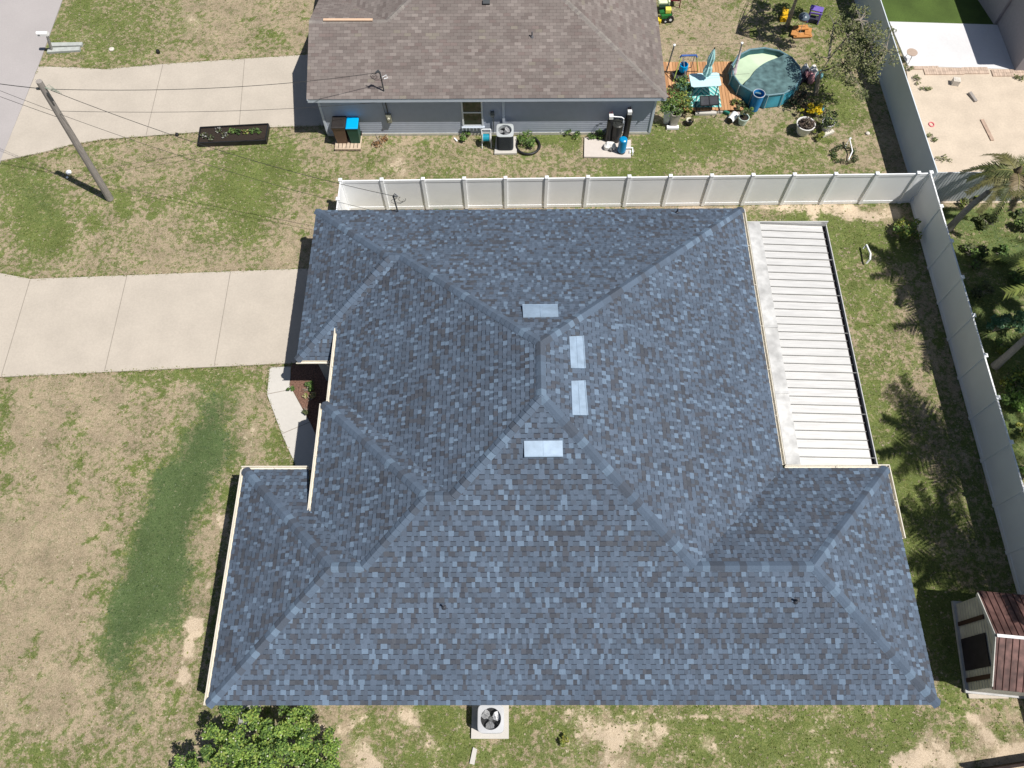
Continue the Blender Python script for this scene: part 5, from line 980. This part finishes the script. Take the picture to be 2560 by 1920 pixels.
def palm(label, base, h, lean, nf, fl, seed, pal, r0=.16, tilt=None, droop=1.0, angs=None):
    rn = R(seed); t = thing('palm_tree', label, 'palm tree', (base[0], base[1], 0), None); B = Vector((base[0], base[1], 0)); T = B+Vector((lean[0], lean[1], h)); mb = MB()
    pts = [B+(T-B)*s_+Vector((lean[0], lean[1], 0))*(-.25*math.sin(s_*math.pi)) for s_ in [k/9 for k in range(10)]]
    mb.tube(pts, [r0*(1.25 if k == 0 else 1.05-.45*k/9+(.012 if k % 2 else 0)) for k in range(10)], 12); mb.build('trunk', mat('palm_bark', (.26, .24, .22), .9, .2, 4, bump=.4, stretch=(1, 1, 8)), t)
    mb = MB(); mb.lathe(T.x, T.y, [(.1, T.z-.35), (.16, T.z-.1), (.12, T.z+.15), (.03, T.z+.35)], 10); mb.build('crown_shaft', mat('palm_fibre', (.13, .10, .06), .9, .3), t)
    for k in range(nf):
        a = angs[k] if angs else k*2.399+rn.uniform(-.2, .2); el = rn.uniform(.1, .95) if not angs else rn.uniform(.25, .6); L_ = fl*rn.uniform(.85, 1.1); mb = MB(); rp_ = []; ns = 16
        for i in range(ns+1):
            s_ = i/ns; rad = L_*(s_*math.cos(el)*1.0); z = L_*(s_*math.sin(el)-droop*(.62+.25*(1-el))*s_*s_); rp_.append(T+Vector((math.cos(a)*rad, math.sin(a)*rad, z)))
        mb.tube(rp_, [.022*(1-.8*i/ns) for i in range(ns+1)], 5, col=(.28, .27, .08)); pc = rn.choice(pal)
        sd_ = Vector((-math.sin(a), math.cos(a), 0))
        for i in range(2, ns*4):
            s_ = i/(ns*4); ii_ = min(int(s_*ns), ns-1); p = rp_[ii_].lerp(rp_[ii_+1], s_*ns-ii_); dr = (rp_[ii_+1]-rp_[ii_]).normalized(); ll = fl*.26*math.sin(min(1, s_*1.25+.15)*math.pi*.93)**.6*rn.uniform(.85, 1.1)
            for sg in (-1, 1):
                e_ = p+(sd_*sg*.82+dr*.5+Vector((0, 0, rn.uniform(-.35, .05)))).normalized()*ll; m = p.lerp(e_, .5)+Vector((0, 0, .02)); wv = dr*.018; j = .75+.5*rn.random(); mb.add([p-wv, p+wv, m+wv*1.1, e_, m-wv*1.1], [(0, 1, 2, 4), (4, 2, 3)], col=tuple(c*j for c in pc))
        mb.build('frond', LEAF, t)
    return t
PG = [(.13, .18, .045), (.13, .17, .05), (.20, .20, .07), (.06, .10, .03)]
palm('palm with a ragged crown over the ribbed grey fence', W(2372, 572), 3.6, (.75, -.1), 13, 1.9, 41, [(.12, .14, .05), (.20, .19, .08), (.08, .10, .035), (.25, .2, .12)], .14, angs=[3.35, 2.0, 1.35, .35, 5.0, 4.5, 3.9, .0, 5.6, 2.7, 3.0, .8, 4.2], droop=1.1)
b2 = W(2488, 915)
palm('palm leaning off the right edge with one bright frond showing', b2, 4.2, (19.0-b2[0], 14.5-b2[1]), 13, 2.9, 42, [(.34, .38, .09), (.26, .31, .08), (.2, .25, .07)], .14, angs=[3.14, 4.1, 5.2, .2, 1.1, 1.9, 2.4, .7, 5.8, 4.7, 2.0, 1.5, .0], droop=.75)
palm('tall palm off the right edge behind the side fence', (19.8, 8.8), 6.2, (-.9, .2), 15, 3.3, 43, PG, .15, droop=.62)
palm('palm beyond the side fence near the shed', (19.2, 4.9), 5.8, (-.8, .1), 17, 3.2, 44, PG, .15, droop=.62)
palm('palm behind the fence level with the ridge vents', (22, 17.2), 6.0, (-2.6, -.7), 12, 2.6, 45, PG, .15, droop=.62)
palm('farthest palm right of the side fence', (23, 16.5), 6.2, (-.9, -.5), 20, 2.6, 46, PG, .15)
palm('palm shading the lower right neighbour yard', (22.5, 12.2), 6.0, (-.7, 0), 18, 2.5, 47, PG, .15)
for k, (u, v, r_, h, pal, n, lb) in enumerate(((2455, 830, .45, .9, [(.06, .16, .09), (.1, .22, .12), (.3, .42, .28)], 260, 'blue-green leafy plant poking over the side fence'), (2530, 820, .6, .8, [(.05, .12, .06), (.09, .18, .08)], 380, 'dark leafy shrub right of the poking plant'), (2535, 960, .6, .5, YEL+GR, 420, 'yellow-green ferny clump beside the fence'), (2520, 995, .5, .5, GR, 320, 'bright green clump below the ferny one'), (2550, 1080, .3, .4, YEL, 140, 'small pale clump by the fence at the right edge'), (2420, 500, .5, .4, OLIVE+YEL, 300, 'low olive undergrowth beneath the palm crown'), (2400, 470, .4, .5, GR+YEL, 260, 'green shrub behind the fence corner under the palm'), (2500, 640, .5, .3, GR, 260, 'dark undergrowth patch between the palms'))):
    x, y = W(u, v); bush('fern_shrub', lb, 'shrub', x+(h*.45 if k == 0 else 0), y, r_, h, 200+k, pal, n, .09)
for k, (u, v, r_, h, pal, n, lb) in enumerate(((2550, 560, .5, .5, OLIVE+GR, 300, 'shrub right of the leaning palm trunk at the frame edge'), (2470, 560, .5, .25, [(.05, .07, .02), (.08, .1, .03)], 240, 'low shaded weeds under the hanging frond'), (2430, 640, .6, .25, GR+OLIVE, 300, 'weedy mound close to the fence below the palm trunk'), (2450, 730, .5, .3, OLIVE, 260, 'dull shaded plant between the fence and the bright frond'), (2540, 700, .6, .4, GR, 320, 'shrub above the bright frond at the right edge'), (2505, 870, .4, .4, GR+YEL, 260, 'leafy plant at the foot of the second palm trunk'), (2545, 1010, .5, .6, [(.14, .26, .05), (.2, .32, .07)], 360, 'broad bright leafed plant at the right edge by the fence'), (2556, 1180, .3, .5, GR, 200, 'last green sprig beside the fence at the right edge'), (2545, 490, .6, .6, OLIVE+YEL, 300, 'olive shrub in front of the ribbed fence at the right edge'))):
    x, y = W(u, v); bush('fern_shrub', lb, 'shrub', x, y, r_, h, 260+k, pal, n, .09)
# ------------------------------------------------------------------ shed
SA = Vector((14.63, 4.73, 0)); SB = Vector((14.37, 2.02, 0)); dv = (SB-SA).normalized(); ov = Vector((-dv.y, dv.x, 0)); ov = ov if ov.x > 0 else -ov; WS = (SB-SA).length; LS = 3.0
t = thing('garden_shed', 'cream garden shed with rust brown metal roof and dark door', 'shed', tuple(SA.lerp(SB, .5)+ov*1.5))
def S(a, b, z): p = SA+dv*a+ov*b; return Vector((p.x, p.y, z))
hw, hp = 1.8, 2.42; mb = MB(); v = [S(0, 0, .1), S(WS, 0, .1), S(WS, 0, hw), S(WS*.5, 0, hp), S(0, 0, hw), S(0, LS, .1), S(WS, LS, .1), S(WS, LS, hw), S(WS*.5, LS, hp), S(0, LS, hw)]
mb.add(v, [(4, 3, 2, 1, 0), (5, 6, 7, 8, 9), (0, 1, 6, 5), (1, 2, 7, 6), (5, 9, 4, 0)]); k = 0; z = .16
while z < hw:
    mb.beam(S(0, -.006, z), S(WS, -.006, z), .012, .01); z += .16
mb.build('wall', mat('shed_cream', (.50, .48, .43), .7, .12, 3, var2=.1, scale2=1), t)
mb = MB(); v = [S(-.1, -.18, hw-.02), S(WS*.5, -.18, hp+.04), S(WS*.5, LS+.1, hp+.04), S(-.1, LS+.1, hw-.02), S(WS+.1, -.18, hw-.02), S(WS+.1, LS+.1, hw-.02)]
v2 = [p+Vector((0, 0, .03)) for p in v]; mb.add(v+v2, [(0, 1, 2, 3), (1, 4, 5, 2), (9, 8, 7, 6), (8, 11, 10, 7), (0, 6, 7, 1), (1, 7, 10, 4), (3, 9, 6, 0), (4, 10, 11, 5)]); sr = mb.build('roof', mat('rust_metal', (.105, .055, .048), .6, .35, 5, metal=.1, spec=.4, var2=.45, scale2=1.5), t)
mb = MB(); b_s = -.1
while b_s < LS:
    for s0, s1 in ((-.1, .5), (1.0, .5)):
        a_s = s0*1.0 if s0 < 0 else WS+.1; zz0 = hw+.02; mb.beam(S(a_s, b_s, zz0), S(WS*.5, b_s, hp+.08), .012, .03)
    b_s += .2
mb.build('rib', mat('rust_rib', (.085, .035, .03), .6), sr)
mb = MB(); mb.beam(S(WS*.5, -.18, hp+.09), S(WS*.5, LS+.1, hp+.09), .09, .025); mb.build('ridge_cap', mat('ridge_pale', (.72, .72, .72), .5, .1), sr)
mb = MB(); mb.beam(S(0, -.19, hw-.0), S(WS*.5, -.19, hp-.01), .03, .12); mb.beam(S(WS, -.19, hw), S(WS*.5, -.19, hp-.01), .03, .12); mb.build('barge_board', mat('shed_trim', (.55, .54, .50), .6), t)
DB = mat('door_dark', (.022, .018, .026), .6, .3, 4)
mb = MB(); v = [S(WS*.42, -.02, .18), S(WS*.78, -.02, .18), S(WS*.78, -.02, 1.62), S(WS*.42, -.02, 1.62)]; v += [p-ov*.03 for p in v]; mb.add(v, [(0, 1, 2, 3), (7, 6, 5, 4), (0, 4, 5, 1), (1, 5, 6, 2), (2, 6, 7, 3), (3, 7, 4, 0)]); mb.build('doorway', DB, t)
for f in (.22, .86): mb = MB(); v = [S(WS*f, -.02, .15), S(WS*f+.13, -.02, .15), S(WS*f+.13, -.02, 1.68), S(WS*f, -.02, 1.68)]; v += [p-ov*.035 for p in v]; mb.add(v, [(0, 1, 2, 3), (7, 6, 5, 4), (0, 4, 5, 1), (1, 5, 6, 2), (2, 6, 7, 3), (3, 7, 4, 0)]); mb.build('door_post', mat('post_brown', (.05, .025, .02), .7), t)
mb = MB(); v = [S(-.1, -.1, 0), S(WS+.06, -.1, 0), S(WS+.06, LS, 0), S(-.1, LS, 0)]; mb.prism([(p.x, p.y) for p in v], 0, .11); mb.build('base', mat('shed_base', (.42, .42, .42), .8), t)
a = W(2422, 1748); o = MB().box(a[0], a[0]+1.25, a[1]+.02, a[1]+.16, -.02, .05).build('edging_slab', CONC); tag(o, 'pale concrete edging strip in front of the shed side', 'slab')
a = W(2430, 1922); b = W(2600, 1895); mb = MB(); mb.beam((a[0], a[1]-.05, .35), (b[0], b[1]-.05, .35), .08, .7); o = mb.build('timber_edge', mat('dark_timber', (.03, .02, .018), .9, .3)); tag(o, 'dark timber retaining edge at the bottom right corner', 'timber')
# ------------------------------------------------------------------ loose grass and weeds, uncountable
def grass_stuff():
    rs = np.random.RandomState(4); N_ = 150000
    x = rs.uniform(-27, 27, N_); y = rs.uniform(-.3, 37, N_); g, l, s_ = surface_tone(x, y); u, v = px_of(x, y)
    ok = (rs.rand(N_) < np.clip(.18+.75*g+.3*l-.6*s_, .06, 1)) & (u > -60) & (u < 2620) & (v > -60) & (v < 1990)
    def rect(x0, x1, y0, y1): return (x > x0) & (x < x1) & (y > y0) & (y < y1)
    ok &= ~rect(-8.4, 8.2, 9, 18.7) & ~rect(-8.5, 11.6, 1.95, 8.2) & ~rect(-8.4, 6.1, 25.3, 40) & ~((x > 17.1) & (y > 21.2)) & ~rect(6.9, 10.4, 26.6, 29.8) & ~rect(14.3, 17.5, 1.9, 4.8)
    def inpoly(pl):
        c = np.zeros(N_, bool); n = len(pl)
        for i in range(n):
            x1, y1 = pl[i]; x2, y2_ = pl[(i+1) % n]; cc = ((y1 > y) != (y2_ > y)) & (x < (x2-x1)*(y-y1)/((y2_-y1) or 1e-9)+x1); c ^= cc
        return c
    for pl in (d1, d2): ok &= ~inpoly(pl)
    wk = [W(*p) for p in ((675, 919), (730, 917), (731, 910), (850, 905), (850, 1110), (800, 1175), (741, 1175), (704, 1083), (668, 986))]; ok &= ~inpoly(wk); ok &= (x > rx[0]+.15) | ((x > rx[1]+.2) & (y < 31)); ok &= x > W(3, 398)[0]+.3
    x, y, g, l, s_ = x[ok], y[ok], g[ok], l[ok], s_[ok]; n = len(x)
    ex, ey = [], []
    for pl in (d1, d2, wk[:4]+wk[5:]):
        for i in range(len(pl)):
            (x1, y1), (x2, y2_) = pl[i], pl[(i+1) % len(pl)]; L_ = math.hypot(x2-x1, y2_-y1); m_ = int(L_*70); t_ = rs.rand(m_); e_ = rs.normal(0, .035, (m_, 2)); dn = fbm(x1+(x2-x1)*t_, y1+(y2_-y1)*t_, 300, .6); kk = dn > rs.rand(m_)*.9+.1
            ex.append((x1+(x2-x1)*t_+e_[:, 0])[kk]); ey.append((y1+(y2_-y1)*t_+e_[:, 1])[kk])
    ex = np.concatenate(ex); ey = np.concatenate(ey); k_ = (ex > rx[2]+.2) & (ex < -5); ex, ey = ex[k_], ey[k_]; eg, el_, es_ = surface_tone(ex, ey); ne = len(ex)
    x = np.concatenate([x, ex]); y = np.concatenate([y, ey]); g = np.concatenate([g, eg*0+.8]); l = np.concatenate([l, el_]); s_ = np.concatenate([s_, es_]); n = len(x)
    a = rs.uniform(0, 6.283, n); h = rs.uniform(.008, .028, n)*(1+.4*g); w_ = rs.uniform(.02, .045, n); bx_ = np.cos(a)*w_; by_ = np.sin(a)*w_; tx = rs.uniform(-.07, .07, n); ty = rs.uniform(-.07, .07, n)
    co = np.zeros((n, 6, 3), np.float32); zb = -.03+(fbm(x, y, 90, 1.2)-.5)*.05; zb[-ne:] = .012
    for k, (sx, sy, q) in enumerate(((1, 1, 0), (-1, -1, 0), (0, 0, 1), (1, -1, 0), (-1, 1, 0), (0, 0, 1))):
        if k < 3: ox, oy = (bx_*sx, by_*sx)
        else: ox, oy = (-by_*sx, bx_*sx)
        co[:, k, 0] = x+(ox if q == 0 else tx*(1 if k < 3 else -1)); co[:, k, 1] = y+(oy if q == 0 else ty); co[:, k, 2] = zb+(h if q else 0)
    me = bpy.data.meshes.new('grass'); me.vertices.add(n*6); me.vertices.foreach_set('co', co.ravel()); me.loops.add(n*6); me.loops.foreach_set('vertex_index', np.arange(n*6, dtype=np.int32)); me.polygons.add(n*2); me.polygons.foreach_set('loop_start', np.arange(0, n*6, 3, dtype=np.int32)); me.update(calc_edges=True)
    isg = rs.rand(n) < np.clip(g*.9+l*1.3-.05, .05, 1); r_ = rs.rand(n, 1)
    gc = np.array([.11, .15, .035])*(1-r_)+np.array([.24, .26, .08])*r_; dc = np.array([.27, .22, .155])*(1-r_)+np.array([.5, .43, .31])*r_; lc = np.array([.06, .10, .035])*(1-r_)+np.array([.12, .165, .07])*r_
    c = np.where(isg[:, None], gc, dc); c = np.where((l > .5)[:, None] & isg[:, None], lc, c); col = np.ones((n, 6, 4), np.float32); col[:, :, :3] = c[:, None, :]
    ca = me.color_attributes.new('Col', 'FLOAT_COLOR', 'CORNER'); ca.data.foreach_set('color', col.ravel()); me.materials.append(LEAF)
    o = bpy.data.objects.new('grass', me); C.objects.link(o); tag(o, 'short patchy green and straw coloured grass across the yards', 'grass', kind='stuff')
grass_stuff()
